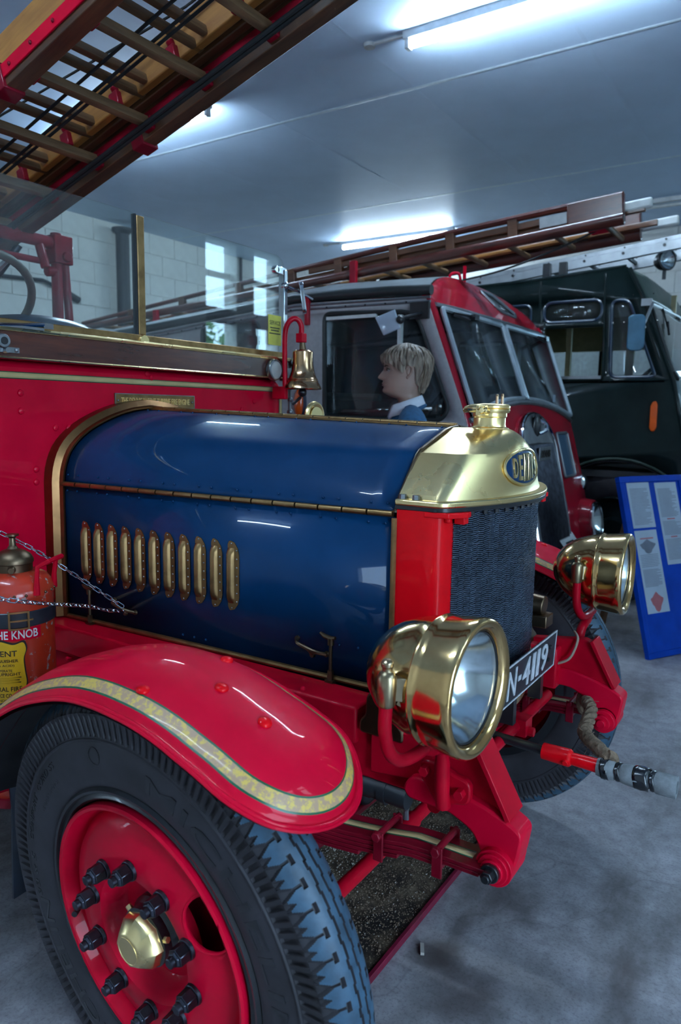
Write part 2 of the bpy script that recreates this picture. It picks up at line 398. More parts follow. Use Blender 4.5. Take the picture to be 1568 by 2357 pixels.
MT = dict(
    red=paint('crimson_gloss_paint', (0.60, 0.0003, 0.024), 0.45, 0.18, 0.10),
    red_bright=paint('scarlet_gloss_paint', (0.72, 0.0004, 0.006), 0.4, 0.28, 0.08),
    red_chassis=paint('chassis_red_paint', (0.45, 0.0004, 0.014), 0.45, 0.16, 0.25),
    red_dark=paint('dark_red_paint', (0.20, 0.004, 0.016), 0.38, 0.3, 0.4),
    blue=paint('dark_blue_gloss_paint', (0.0003, 0.029, 0.094), 0.4, 0.30, 0.12, 6),
    brass=metal('polished_brass', (1.0, 0.78, 0.38), 0.26, 0.3, 7, tarnish=(0.90, 0.67, 0.30)),
    brass_lamp=metal('lamp_brass', (0.88, 0.59, 0.26), 0.12, 0.3, 8, tarnish=(0.56, 0.34, 0.13)),
    brass_dull=metal('dull_brass', (0.36, 0.22, 0.095), 0.36, 0.4, 20),
    bronze=metal('dark_bronze', (0.19, 0.13, 0.08), 0.36, 0.4, 14),
    bell=metal('bell_bronze', (0.58, 0.36, 0.20), 0.15, 0.3, 9, tarnish=(0.32, 0.18, 0.09)),
    chrome=metal('chrome', (0.62, 0.66, 0.70), 0.1, 0.2, 12),
    steel=metal('grey_steel', (0.32, 0.34, 0.36), 0.35, 0.35, 18),
    dark_steel=metal('blackened_steel', (0.075, 0.078, 0.10), 0.34, 0.5, 24),
    alloy=metal('aluminium', (0.34, 0.36, 0.38), 0.42, 0.2, 10),
    reflector=metal('silvered_reflector', (0.80, 0.86, 0.90), 0.14, 0.08, 8),
    rubber=plain('tyre_rubber', (0.026, 0.024, 0.030), 0.62, 0, 0.35, 12, 0.12),
    tread=plain('worn_tread_sky_sheen', (0.030, 0.074, 0.120), 0.5, 0, 0.35, 30, 0.2),  # worn rubber, base colour tinted with the blue sky reflection
    black=plain('black_enamel', (0.009, 0.010, 0.013), 0.35, 0, 0.3, 20, 0.05, 0.3),
    core=plain('black_fins_blue_sheen', (0.062, 0.086, 0.125), 0.36, 0.25, 0.3, 26),  # black fins; their bluish highlight is put into the base colour
    gold=mottled('gold_leaf_stripe', (0.44, 0.27, 0.155), (0.66, 0.44, 0.085), 95, 0.48, 0.56, 0.5, 0.08),
    gold_plain=paint('cream_gold_stripe', (0.55, 0.42, 0.20), 0.35, 0.4, 0.12),
    green_line=plain('green_line_paint', (0.002, 0.085, 0.035), 0.35),
    mahogany=wood('mahogany', (0.045, 0.012, 0.008), (0.13, 0.032, 0.018), 'y', 5, 0.25, 0.6),
    wood_dark=wood('dark_ladder_wood', (0.045, 0.018, 0.008), (0.16, 0.068, 0.026), 'x', 5, 0.42, 0.3),
    wood_rung=wood('rung_wood', (0.085, 0.045, 0.022), (0.25, 0.135, 0.062), 'y', 6, 0.55, 0.05),
    wood_light=wood('honey_ladder_wood', (0.27, 0.10, 0.022), (0.52, 0.235, 0.05), 'x', 5, 0.5, 0.12),
    wood_leg=wood('plain_timber', (0.10, 0.045, 0.02), (0.24, 0.11, 0.05), 'z', 5, 0.6, 0.0),
    ladder_red=wood('red_brown_ladder_wood', (0.045, 0.010, 0.008), (0.15, 0.035, 0.02), 'x', 5, 0.3, 0.5),
    ladder_brown=wood('brown_ladder_wood', (0.08, 0.028, 0.012), (0.22, 0.085, 0.035), 'x', 5, 0.35, 0.4),
    white=plain('white_paint', (0.62, 0.64, 0.63), 0.5),
    white_letter=plain('white_lettering', (0.50, 0.52, 0.56), 0.45, 0, 0.25, 60),
    plate_black=plain('number_plate_black', (0.012, 0.016, 0.022), 0.4),
    glass=glass('clear_glass', dust=0.05),
    lamp_glass=glass('lamp_glass', (0.93, 0.97, 0.97), 0.8),
    cab_glass=glass('cab_glass', (0.70, 0.76, 0.78), 1.0, dust=0.03),
    grey=paint('grey_cab_paint', (0.32, 0.30, 0.31), 0.5, 0.1, 0.08, 40, 0.1),
    cab_black=plain('black_roof_edge', (0.02, 0.025, 0.026), 0.4),
    roof_grey=plain('grey_roof', (0.16, 0.175, 0.18), 0.45, 0, 0.2, 6),
    cab_red=paint('cab_red_paint', (0.34, 0.006, 0.02), 0.3, 0.5, 0.15),
    green=paint('dark_green_paint', (0.004, 0.010, 0.010), 0.4, 0.35, 0.3, 5),
    green_grey=paint('grey_green_peak_paint', (0.05, 0.075, 0.062), 0.4, 0.2, 0.2),
    cream=plain('cream_interior', (0.42, 0.36, 0.20), 0.5),
    interior=plain('dark_interior', (0.025, 0.026, 0.030), 0.6),
    navy=plain('navy_leather', (0.008, 0.022, 0.045), 0.3, 0, 0.3, 20, 0.1, 0.3),
    jumper=plain('blue_jumper_cloth', (0.012, 0.075, 0.165), 0.85, 0, 0.2, 60, 0.3),
    trousers=plain('dark_trouser_cloth', (0.015, 0.018, 0.028), 0.9),
    shirt=plain('white_shirt_cloth', (0.62, 0.66, 0.74), 0.8, 0, 0.05, 40, 0.1),
    skin=plain('mannequin_skin', (0.37, 0.235, 0.185), 0.42, 0, 0.08, 14),
    lips=plain('mannequin_lips', (0.33, 0.18, 0.15), 0.4),
    eye=plain('mannequin_eye_white', (0.28, 0.26, 0.25), 0.3),
    iris=plain('dark_iris', (0.02, 0.02, 0.02), 0.2),
    brow=plain('brown_brow', (0.09, 0.06, 0.04), 0.8),
    orange=plain('orange_lens', (0.62, 0.085, 0.006), 0.18, 0, 0.1, 20, 0, 0.5),
    ext_red=mottled('chipped_extinguisher_paint', (0.44, 0.030, 0.010), (0.30, 0.26, 0.25), 34, 0.60, 0.63, 0.32, 0.4),
    yellow=plain('yellow_label', (0.72, 0.43, 0.012), 0.4, 0, 0.08, 30),
    ink=plain('black_print', (0.015, 0.012, 0.01), 0.5),
    strap=plain('black_leather', (0.012, 0.016, 0.024), 0.4, 0, 0.3, 40, 0.2),
    chain=metal('bright_chain', (0.60, 0.68, 0.76), 0.2, 0.3, 30),
    rope=plain('old_rope', (0.19, 0.13, 0.085), 0.95, 0, 0.4, 90, 0.8),
    rope_black=plain('dark_cable', (0.016, 0.020, 0.022), 0.7),
    foam=plain('grey_foam', (0.20, 0.22, 0.235), 0.9, 0, 0.2, 60, 0.4),
    tape=plain('black_tape', (0.008, 0.010, 0.014), 0.22, 0, 0.3, 40, 0.25, 0.4),
    board=paint('blue_board_paint', (0.0008, 0.050, 0.40), 0.45, 0.15, 0.15),
    paper=plain('laminated_paper', (0.42, 0.50, 0.60), 0.18, 0, 0.06, 8, 0.05, 0.5),
    print=plain('grey_print', (0.14, 0.16, 0.21), 0.5),
    print_red=plain('red_print', (0.42, 0.12, 0.14), 0.5),
    sticker=plain('yellow_sticker', (0.72, 0.66, 0.10), 0.5),
    pipe=plain('dark_pipe', (0.028, 0.032, 0.04), 0.5, 0.3),
    tray_red=plain('tray_red', (0.17, 0.006, 0.03), 0.45, 0, 0.3, 20),
    knuckle=metal('bronze_knuckle', (0.42, 0.33, 0.20), 0.28, 0.4, 14),
    gantry=paint('wine_red_paint', (0.24, 0.003, 0.016), 0.4, 0.3, 0.25),
    brass_arch=metal('brown_arch_brass', (0.24, 0.12, 0.05), 0.32, 0.4, 12),
    hose=plain('black_hose', (0.012, 0.015, 0.02), 0.5),
    tube_on=emit('lit_fluorescent_tube', (0.62, 0.82, 1.0), TUBE_EMIT),
    fixture=plain('white_fixture', (0.55, 0.58, 0.60), 0.4),
)
# ================================================================== the room
X0, X1, Y0, Y1, ZC = (ROOM[k] for k in ('x0', 'x1', 'y0', 'y1', 'z'))
STAINS = [(.414, -.06, .10, .75), (.53, -.16, .12, .7), (.49, .24, .13, .55), (.46, -.05, .07, .6), (.62, -.05, .16, .3), (.40, 2.2, .30, .35), (.95, 1.1, .22, .3), (.30, -.45, .16, .5), (.02, 3.3, .5, .5)]
def concrete():
    m, nt, b = nodes('stained_concrete'); S(b, Roughness=0.55, Specular_IOR_Level=0.4)
    v = tex_coord(nt)
    a = noise(nt, v, 1.1, 6, 0.6); c = noise(nt, v, 14, 6, 0.7); d = noise(nt, tex_coord(nt, (1, 0.35, 1), (0, 0, 0.5)), 3.2, 5, 0.65); e = noise(nt, v, 120, 2)
    c1 = ramp(nt, c, [(0.25, (0.19, 0.18, 0.195)), (0.75, (0.44, 0.425, 0.46))])
    c2 = mix(nt, ramp(nt, d, [(0.50, (0, 0, 0)), (0.68, (.85, .85, .85))]), c1, (0.10, 0.082, 0.078))
    c3 = mix(nt, ramp(nt, a, [(0.50, (0, 0, 0)), (0.75, (0.55, 0.55, 0.55))]), c2, (0.54, 0.54, 0.58))
    c4 = mix(nt, ramp(nt, e, [(0.3, (0.35, 0.35, 0.35)), (0.5, (0, 0, 0))]), c3, (0.08, 0.078, 0.08))
    vo = nt.nodes.new('ShaderNodeTexVoronoi'); vo.feature = 'DISTANCE_TO_EDGE'; vo.inputs['Scale'].default_value = 0.9
    wv = nt.nodes.new('ShaderNodeMapping'); nt.links.new(v, wv.inputs['Vector'])
    wn2 = nt.nodes.new('ShaderNodeTexNoise'); wn2.inputs['Scale'].default_value = 3.0; nt.links.new(v, wn2.inputs['Vector'])
    ad = nt.nodes.new('ShaderNodeVectorMath'); ad.operation = 'MULTIPLY_ADD'; ad.inputs[1].default_value = (0.35, 0.35, 0.35)
    nt.links.new(wn2.outputs['Color'], ad.inputs[0]); nt.links.new(v, ad.inputs[2]); nt.links.new(ad.outputs[0], vo.inputs['Vector'])
    c5 = mix(nt, ramp(nt, vo.outputs['Distance'], [(0.0, (0.22, 0.22, 0.22)), (0.0025, (0, 0, 0))]), c4, (0.05, 0.045, 0.045))
    # oil and damp stains where the photograph shows them
    tcs = nt.nodes.new('ShaderNodeTexCoord'); col5 = c5
    wob = nt.nodes.new('ShaderNodeTexNoise'); wob.inputs['Scale'].default_value = 7.0; wob.inputs['Detail'].default_value = 5; nt.links.new(tcs.outputs['Object'], wob.inputs['Vector'])
    wv2 = nt.nodes.new('ShaderNodeVectorMath'); wv2.operation = 'MULTIPLY_ADD'; wv2.inputs[1].default_value = (.16, .16, 0); nt.links.new(wob.outputs['Color'], wv2.inputs[0]); nt.links.new(tcs.outputs['Object'], wv2.inputs[2])
    for (sx, sy, sr, st_) in STAINS:
        ds = nt.nodes.new('ShaderNodeVectorMath'); ds.operation = 'DISTANCE'; ds.inputs[1].default_value = (sx + .08, sy + .08, 0); nt.links.new(wv2.outputs[0], ds.inputs[0])
        mr = nt.nodes.new('ShaderNodeMapRange'); mr.inputs['From Min'].default_value = sr * .35; mr.inputs['From Max'].default_value = sr; mr.inputs['To Min'].default_value = st_; mr.inputs['To Max'].default_value = 0
        nt.links.new(ds.outputs['Value'], mr.inputs['Value']); col5 = mix(nt, mr.outputs[0], col5, (0.075, 0.058, 0.055))
    nt.links.new(col5, b.inputs['Base Color']); bump(nt, b, c, 0.25, 0.003)
    rr = nt.nodes.new('ShaderNodeMapRange'); rr.inputs['To Min'].default_value = 0.35; rr.inputs['To Max'].default_value = 0.7
    nt.links.new(a, rr.inputs['Value']); nt.links.new(rr.outputs[0], b.inputs['Roughness']); return m
MT['concrete'] = concrete()
MT['block'] = plain('cream_painted_block', (0.84, 0.83, 0.79), 0.7, 0, 0.04, 9, 0.15)
MT['joint'] = plain('painted_mortar', (0.80, 0.79, 0.75), 0.8)
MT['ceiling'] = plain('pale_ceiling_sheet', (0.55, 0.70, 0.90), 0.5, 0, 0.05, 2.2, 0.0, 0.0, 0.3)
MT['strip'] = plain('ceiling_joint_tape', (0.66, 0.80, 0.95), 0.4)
MT['door'] = plain('grey_door_paint', (0.30, 0.32, 0.34), 0.5)
MT['outdoor'] = plain('outside_tarmac', (0.16, 0.16, 0.165), 0.8)
MT['leaf'] = plain('tree_leaf', (0.10, 0.24, 0.06), 0.6, 0, 0.4, 6)

floor = obj('floor', G().bx(X0, X1, Y0, Y1, -0.2, 0.0), MT['concrete']); tag(floor, 'stained grey concrete floor of the garage', None, None, 'structure')
ceil = obj('ceiling', G().bx(X0, X1, Y0, Y1, ZC + 0.013, ZC + 0.25), MT['ceiling']); tag(ceil, 'pale sheeted ceiling with taped joints', None, None, 'structure')
pg = G().bx(-0.6, 0.6, -1.2, 1.2, 0.0, 0.0128)
pan = None
xs = [-6.3 + 1.2 * k for k in range(-1, 9)]; ys = [-4.0 + 2.4 * k for k in range(-1, 6)]
for i, xa in enumerate(xs):
    for ya in ys:
        a0, a1, b0, b1 = max(xa, X0), min(xa + 1.2, X1), max(ya, Y0), min(ya + 2.4, Y1)
        if a1 - a0 < 0.02 or b1 - b0 < 0.02: continue
        if a1 - a0 > 1.19 and b1 - b0 > 2.39:
            T = Matrix.Translation(((a0 + a1) / 2, (b0 + b1) / 2, ZC))
            if pan is None: pan = obj('ceiling_panel', pg, MT['ceiling'], ceil, T)
            else: copy_tree(pan, ceil, T)
        else: obj('ceiling_panel', G().bx(a0, a1, b0, b1, ZC, ZC + 0.0128), MT['ceiling'], ceil)
for ya in ys[1:]:
    if Y0 < ya < Y1: obj('joint_strip', G().tube([(X0, ya, ZC), (X1, ya, ZC)], 0.020, 8, flat=0.10), MT['strip'], ceil)
for xa in xs[1:]:
    if X0 < xa < X1: obj('joint_strip', G().tube([(xa, Y0, ZC), (xa, Y1, ZC)], 0.012, 8, flat=0.07), MT['ceiling'], ceil)

def wall_sheet(name, wall, holes, m):
    g = G(); t = 0.2
    if wall in ('x0', 'x1'):
        v, f = sheet([(Y0, 0), (Y1, 0), (Y1, ZC + .02), (Y0, ZC + .02)], holes); xa = X0 if wall == 'x0' else X1; s = -t if wall == 'x0' else t
        P = lambda p, d: (xa + d, p[0], p[1])
    else:
        v, f = sheet([(X0, 0), (X1, 0), (X1, ZC + .02), (X0, ZC + .02)], holes); ya = Y0 if wall == 'y0' else Y1; s = -t if wall == 'y0' else t
        P = lambda p, d: (p[0], ya + d, p[1])
    g.add([P(p, 0) for p in v], f); g.add([P(p, s) for p in v], f)
    for h in holes:
        n = len(h); g.add([P(p, 0) for p in h] + [P(p, s) for p in h], [(i, (i + 1) % n, (i + 1) % n + n, i + n) for i in range(n)])
    o = obj(name, g, m, recalc=False); tag(o, kind='structure'); return o
hole = lambda a0, a1, z0, z1: [(a0, z0), (a1, z0), (a1, z1), (a0, z1)]
fronts = [hole(a0, a1, max(z0, 0.002), z1) for w_, a0, a1, z0, z1 in OPENINGS if w_ == 'x1']
nears = [hole(a0, a1, max(z0, 0.002), z1) for w_, a0, a1, z0, z1 in OPENINGS if w_ == 'y0']
wf = wall_sheet('wall_front', 'x1', fronts, MT['block']); tag(wf, 'cream wall with daylight openings in front of the engines')
wn_ = wall_sheet('wall_near', 'y0', nears, MT['block']); tag(wn_, 'cream wall with an open doorway behind the camera')
wr = wall_sheet('wall_rear', 'x0', [], MT['joint']); tag(wr, 'cream painted block wall behind the wooden escape ladder')
wfar = wall_sheet('wall_far', 'y1', [hole(a0, a1, z0, z1) for w_, a0, a1, z0, z1 in OPENINGS if w_ == 'y1'], MT['joint']); tag(wfar, 'cream painted block wall beyond the dark green engine')
# blocks of the rear wall as far as the photograph can see them
bw, bh, bd = 0.44, 0.262, 0.012
bk = G().bx(-0.004, bd, -bw / 2 + .003, bw / 2 - .003, -bh / 2 + .003, bh / 2 - .003); blk = None
for j in range(14):
    z = ZC - bh / 2 - j * bh
    if z < 0.1: break
    for i in range(17):
        y = 1.0 + i * bw + (bw / 2 if j % 2 else 0)
        if y + bw / 2 > Y1 - 0.01: continue
        T = Matrix.Translation((X0, y, z))
        if blk is None: blk = obj('wall_block', bk, MT['block'], wr, T, bevel=0.004, seg=1)
        else: copy_tree(blk, wr, T)
bk2 = G().bx(-bw / 2 + .003, bw / 2 - .003, -bd, 0.004, -bh / 2 + .003, bh / 2 - .003); blk2 = None
for j in range(5):
    for i in range(20):
        x = -5.6 + i * bw + (bw / 2 if j % 2 else 0)
        if x > 0.35: continue
        T = Matrix.Translation((x, Y1, ZC - bh / 2 - j * bh))
        if blk2 is None: blk2 = obj('wall_block', bk2, MT['block'], wfar, T, bevel=0.004, seg=1)
        else: copy_tree(blk2, wfar, T)
# glazing; one front pair is mirrored in the windscreen, the far-wall window is added
k_ = 0
for w_, a0, a1, z0, z1 in OPENINGS:
    if z0 <= 0: continue
    k_ += 1
    tall = z0 > 2
    bars = [(2.424, 2.593), (2.939, 2.998)] if tall else [((z0 + z1) / 2 - .03, (z0 + z1) / 2 + .03)]
    win = empty('window_%d' % k_, ((X1 if w_ == 'x1' else (a0 + a1) / 2), ((a0 + a1) / 2 if w_ == 'x1' else (Y0 if w_ == 'y0' else Y1)), z0)); tag(win, 'glazed opening letting daylight into the garage', kind='structure')
    for b0, b1 in bars:
        g = G()
        if w_ == 'x1': g.bx(X1 + .03, X1 + .09, a0, a1, b0, b1)
        elif w_ == 'y1': g.bx(a0, a1, Y1 + .03, Y1 + .09, b0, b1)
        else: g.bx(a0, a1, Y0 - .09, Y0 - .03, b0, b1)
        obj('glazing_bar', g, MT['door'], win)
    zs = [z0] + [q for b in bars for q in b] + [z1]
    for q in range(0, len(zs), 2):
        g = G()
        if w_ == 'x1': g.bx(X1 + .055, X1 + .061, a0, a1, zs[q], zs[q + 1])
        elif w_ == 'y1': g.bx(a0, a1, Y1 + .055, Y1 + .061, zs[q], zs[q + 1])
        else: g.bx(a0, a1, Y0 - .061, Y0 - .055, zs[q], zs[q + 1])
        obj('pane', g, MT['glass'], win)
obj_ = obj('outside_ground', G().bx(-30, 40, -40, 45, -0.4, -0.21), MT['outdoor']); tag(obj_, 'grey tarmac outside the garage', kind='structure')
def tree(x, y, h, r, lab):
    t = empty('leafy_tree', (x, y, -0.2)); tag(t, lab, 'tree', 'trees outside the garage')
    q = random.Random(int(x * 100 + y)); g = G()
    for _ in range(2600):
        d = Vector((q.gauss(0, 1), q.gauss(0, 1), q.gauss(0, 1))).normalized() * (q.random() ** 0.4)
        c = Vector((x, y, h * 0.55)) + Vector((d.x * r, d.y * r, d.z * h * 0.45))
        u = Vector((q.gauss(0, 1), q.gauss(0, 1), q.gauss(0, 1))).normalized() * 0.16; w = u.orthogonal().normalized() * 0.11
        g.add([c - u, c + w, c + u, c - w], [(0, 1, 2, 3)])
    o = obj('foliage', g, MT['leaf'], t, recalc=False); o['kind'] = 'stuff'
    obj('trunk', G().cyl((x, y, -0.2), (x, y, h * 0.6), 0.16, 0.07, 10), MT['wood_leg'], t)
tree(11.0, 8.6, 3.9, 1.9, 'rounded green tree outside the front windows'); tree(13.5, 13.2, 4.6, 2.2, 'tall green tree outside the front windows')
tree(12.0, 18.0, 3.7, 2.0, 'low green tree outside the front windows')
# wall fittings on the rear wall
o = empty('exhaust_pipe', (X0 + .15, 4.62, 0)); tag(o, 'dark upright pipe with flared cap against the cream block wall', 'pipe')
obj('shaft', G().cyl((X0 + .15, 4.62, 1.2), (X0 + .15, 4.62, 3.56), 0.082, None, 20), MT['pipe'], o)
obj('cap', G().lathe([(0.082, 0), (0.115, .03), (0.125, .05), (0.125, .07), (0.0, .075)], 20, Matrix.Translation((X0 + .15, 4.62, 3.53))), MT['pipe'], o)
obj('bracket', G().bx(X0 + .014, X0 + .12, 4.60, 4.64, 2.2, 2.24), MT['pipe'], o)
obj('base', G().cyl((X0 + .15, 4.62, 0), (X0 + .15, 4.62, 1.25), 0.1, None, 16), MT['pipe'], o)
o = obj('wall_bar', G().tube([(X0 + .05, 2.2, 2.75), (X0 + .05, 3.56, 2.83), (X0 + .05, 3.62, 2.815), (X0 + .05, 3.80, 2.755)], 0.022, 8).tube([(X0 + .05, 3.78, 2.765), (X0 + .05, 4.03, 2.67)], 0.042, 10).bx(X0 - .01, X0 + .05, 2.5, 2.55, 2.74, 2.79), MT['pipe'])
tag(o, 'dark bent bar with thick end fixed to the cream block wall', 'bar')
o = obj('thin_pipe', G().cyl((X0 + .03, 6.95, 0), (X0 + .03, 6.95, 3.67), 0.022, None, 10).bx(X0 - .01, X0 + .04, 6.90, 7.0, 2.9, 2.94), MT['pipe']); tag(o, 'thin dark conduit running up the cream block wall', 'pipe')
# fluorescent fittings: two visible rows and the row above the camera
def fitting(xa, y, lit, lab):
    t = empty('fluorescent_light', ((xa + xa + 1.67) / 2, y, ZC)); tag(t, lab, 'light', 'fluorescent lights on the ceiling')
    x1 = xa + 1.67
    obj('housing', G().prism([(-.035 + y, ZC + .001), (.035 + y, ZC + .001), (.028 + y, ZC - .045), (-.028 + y, ZC - .045)], 'x', xa, x1), MT['fixture'], t, bevel=.004)
    obj('tube', G().cyl((xa + .03, y, ZC - .078), (x1 - .03, y, ZC - .078), .019, None, 14), MT['tube_on'] if lit else MT['white'], t)
    for e in (xa + .012, x1 - .042): obj('end_cap', G().bx(e, e + .03, y - .026, y + .026, ZC - .1, ZC - .04), MT['fixture'], t, bevel=.006)
    obj('conduit', G().tube([(xa - .22, y, ZC - .003), (xa, y, ZC - .012)], .012, 8).cyl((xa - .25, y, ZC), (xa - .25, y, ZC - .02), .04, .035, 14), MT['fixture'], t)
fitting(-1.196, 2.50, True, 'lit fluorescent tube at the top edge above the bonnet')
fitting(-4.57, 2.60, True, 'lit fluorescent tube partly hidden by the big wooden escape ladder')
fitting(-4.556, 6.87, True, 'lit fluorescent tube behind the ladder of the red and grey engine')
fitting(-1.1, 6.87, False, 'unlit fluorescent tube beyond the white tipped ladder ends')
fitting(-1.196, -1.85, True, 'lit fluorescent tube over the near side, above the blue bonnet')
fitting(-4.57, -1.85, False, 'unlit fluorescent tube over the near side, towards the rear')
# ================================================================== the vintage engine in front
eng = empty('vintage_fire_engine', (-0.8, 0, 0))
tag(eng, 'vintage red fire engine with dark blue bonnet and brass radiator top, nearest the camera', 'fire engine')
I4 = Matrix.Identity(4)

# ------------------------------------------------------------------ wheels
def tyre_geo():
    N, K = 76, 24; n = N * K
    Wt = 0.051
    prof = []           # (r, h, zone, w)
    side = [(0.280, 0.042), (0.288, 0.048), (0.300, 0.0525), (0.322, 0.056), (0.342, 0.0568), (0.362, 0.0548), (0.373, 0.0525)]
    for r, h in side: prof.append((r, h, 's', 0))
    prof.append((0.375, 0.0545, 's', 0)); prof.append((0.378, 0.0545, 's', 0)); prof.append((0.380, 0.0520, 's', 0))
    for k in range(9):
        t = k / 8; prof.append((0.382 + 0.044 * t, 0.0515 + 0.0010 * t, 'r', t))
    M_ = 44
    for k in range(M_ + 1):
        w = 1 - 2 * k / M_; prof.append((0.460 - 0.031 * abs(w) ** 2.3, Wt * w, 't', w))
    half = len(side) + 3 + 9
    prof += [(r, -h, z, w) for r, h, z, w in reversed(prof[:half])]
    def recess(u, w):
        s = 0.0 if w > 0 else 0.5; a = abs(w); v = (u + s) % 1.0; d = 0.0
        tri = abs(((v * 1.0) % 1.0) * 2 - 1)
        if abs(a - (0.15 + 0.05 * (tri - 0.5))) < 0.026: return 0.006
        c = v - 0.5
        if 0.42 < a < 0.54 and abs(c) < 0.19: return 0.006
        if 0.54 <= a < 0.78 and abs(c - 0.02) < 0.05: return 0.004
        if a >= 0.74 and abs(c) < 0.04 + (a - 0.74) * 0.9: return 0.007
        c2 = ((v + 0.5) % 1.0) - 0.5
        if a > 0.86 and abs(c2) < (a - 0.86) * 1.2: return 0.006
        return 0.0
    v = []; mflag = []
    m = len(prof)
    for i in range(n):
        th = 2 * math.pi * i / n; c, q = math.cos(th), math.sin(th); u = (i % K) / K
        for (r, h, z, w) in prof:
            if z == 't':
                d = recess(u, w); r2, h2 = r - d, h; mflag.append(d == 0.0)
            elif z == 'r':
                d = 0.0060 * math.sin(math.pi * min(1, max(0, w * 1.1))) ** 0.5 if ((u * 2) % 1.0) < 0.46 else 0.0
                r2, h2 = r - d * 0.5, h - math.copysign(d, h); mflag.append(False)
            else: r2, h2 = r, h; mflag.append(False)
            v.append((r2 * c, r2 * q, h2))
    g = G(); g.v = v
    for i in range(n):
        j = (i + 1) % n
        for k in range(m - 1):
            a, b, c_, d_ = i * m + k, j * m + k, j * m + k + 1, i * m + k + 1
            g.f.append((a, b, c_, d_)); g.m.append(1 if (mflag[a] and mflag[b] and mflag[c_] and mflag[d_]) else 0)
    return g
def bent_text(g, body, r, th0, dth, hgt, h, ext=0.0012, bold=0.0, flip=False):
    """lettering bent round a wheel face: centre radius r, centre angle th0 (deg), angular span dth (deg)"""
    v, f = fit_text(body, 1.0, hgt, ext, bold)
    out = []
    for x, y, z in v:
        a = R(th0 - x * dth); out.append(((r + y) * math.cos(a), (r + y) * math.sin(a), h(r + y) + z))
    g.add(out, f)
def wheel_matrix(cen, st, ca, far=False):
    a, c = R(st), R(ca)
    n = Vector((-math.sin(a) * math.cos(c), math.cos(a) * math.cos(c), math.sin(c))); ex = Vector((math.cos(a), math.sin(a), 0)); ez = ex.cross(n)
    cols = (-ex, ez, n) if far else (ex, ez, -n)
    M = Matrix(cols).transposed().to_4x4(); M.translation = cen; return M
def build_wheel(M, lab):
    w = empty('road_wheel', parent=eng, M=M); w['label'] = lab
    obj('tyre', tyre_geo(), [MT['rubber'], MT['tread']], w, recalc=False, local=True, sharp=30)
    g = G(); hh = lambda r: interp(r, [(0.288, 0.048), (0.300, 0.0525), (0.322, 0.056), (0.346, 0.0568), (0.368, 0.0548), (0.380, 0.0525)]) - 0.0006
    for body, r_, th, dt, hg_, e_ in (('MICHELIN', 0.338, 38, 84, 0.034, 0.0016), ('COMFORT  CORD SS', 0.356, 150, 40, 0.014, 0.0012), ('MADE IN FRANCE', 0.325, 142, 20, 0.008, 0.001), ('MICHELIN', 0.338, 222, 60, 0.034, 0.0016), ('33 x 5', 0.352, 183, 16, 0.018, 0.0012)):
        gt = G(); bent_text(gt, body, r_, th, dt, hg_, hh, e_); obj('sidewall_lettering', gt, MT['black'], w, local=True, recalc=False)
    # round maker's stamp
    for q in range(28):
        a = 2 * math.pi * q / 28; c = 0.348; th = R(104)
        px, py = c * math.cos(th) + 0.016 * math.cos(a), c * math.sin(th) + 0.016 * math.sin(a)
        g.box((px, py, hh(math.hypot(px, py)) + 0.0008), (0.003, 0.0016, 0.0016), Matrix.Rotation(a + math.pi / 2, 3, 'Z'))
    obj('maker_stamp', g, MT['black'], w, local=True, recalc=False)
    obj('split_ring', G().lathe([(0.284, 0.030), (0.285, 0.047), (0.280, 0.053), (0.275, 0.052), (0.272, 0.046), (0.268, 0.047), (0.264, 0.050), (0.260, 0.047), (0.256, 0.035), (0.256, -0.05), (0.284, -0.045)], 72), MT['black'], w, local=True)
    disc = G().lathe([(0.256, 0.035), (0.2555, 0.056), (0.252, 0.060), (0.246, 0.058), (0.242, 0.050), (0.238, 0.028), (0.233, 0.020), (0.229, 0.024), (0.221, 0.036), (0.205, 0.045), (0.175, 0.054), (0.150, 0.0585), (0.132, 0.059), (0.122, 0.057),
                      (0.115, 0.047), (0.107, 0.020), (0.098, 0.012), (0.060, 0.010), (0.060, 0.002), (0.098, 0.004), (0.113, 0.012), (0.121, 0.046), (0.132, 0.051), (0.150, 0.0505), (0.175, 0.046), (0.205, 0.037), (0.221, 0.028), (0.233, 0.012), (0.240, 0.020), (0.250, 0.035), (0.256, 0.035)], 96)
    d = obj('wheel_disc', disc, MT['red'], w, local=True, sharp=32)
    ct = obj('cutter', G().cyl((0.172, 0.108, -0.1), (0.172, 0.108, 0.2), 0.049, None, 32), MT['red'], w, local=True)
    bo = d.modifiers.new('hand_hole', 'BOOLEAN'); bo.object = ct; bo.operation = 'DIFFERENCE'; bo.solver = 'EXACT'
    dg = bpy.context.evaluated_depsgraph_get(); dg.update()
    me = bpy.data.meshes.new_from_object(d.evaluated_get(dg)); d.modifiers.clear(); d.data = me
    bpy.data.objects.remove(ct)
    obj('hand_hole_edge', G().tube([(0.172 + 0.049 * math.cos(2 * math.pi * k / 32), 0.108 + 0.049 * math.sin(2 * math.pi * k / 32), interp(math.hypot(0.172 + 0.049 * math.cos(2 * math.pi * k / 32), 0.108 + 0.049 * math.sin(2 * math.pi * k / 32)), [(0.15, 0.057), (0.175, 0.0525), (0.205, 0.0435), (0.23, 0.03), (0.26, 0.03)])) for k in range(32)], 0.0028, 6, closed=True), MT['red'], w, local=True)
    obj('brake_drum', G().lathe([(0.0, -0.01), (0.17, -0.01), (0.175, -0.02), (0.175, -0.10), (0.0, -0.10)], 40), MT['red_dark'], w, local=True)
    hub = obj('hub', G().lathe([(0.064, 0.0), (0.064, 0.024), (0.056, 0.034), (0.056, 0.05), (0.046, 0.052), (0.0, 0.052)], 28), MT['black'], w, local=True)
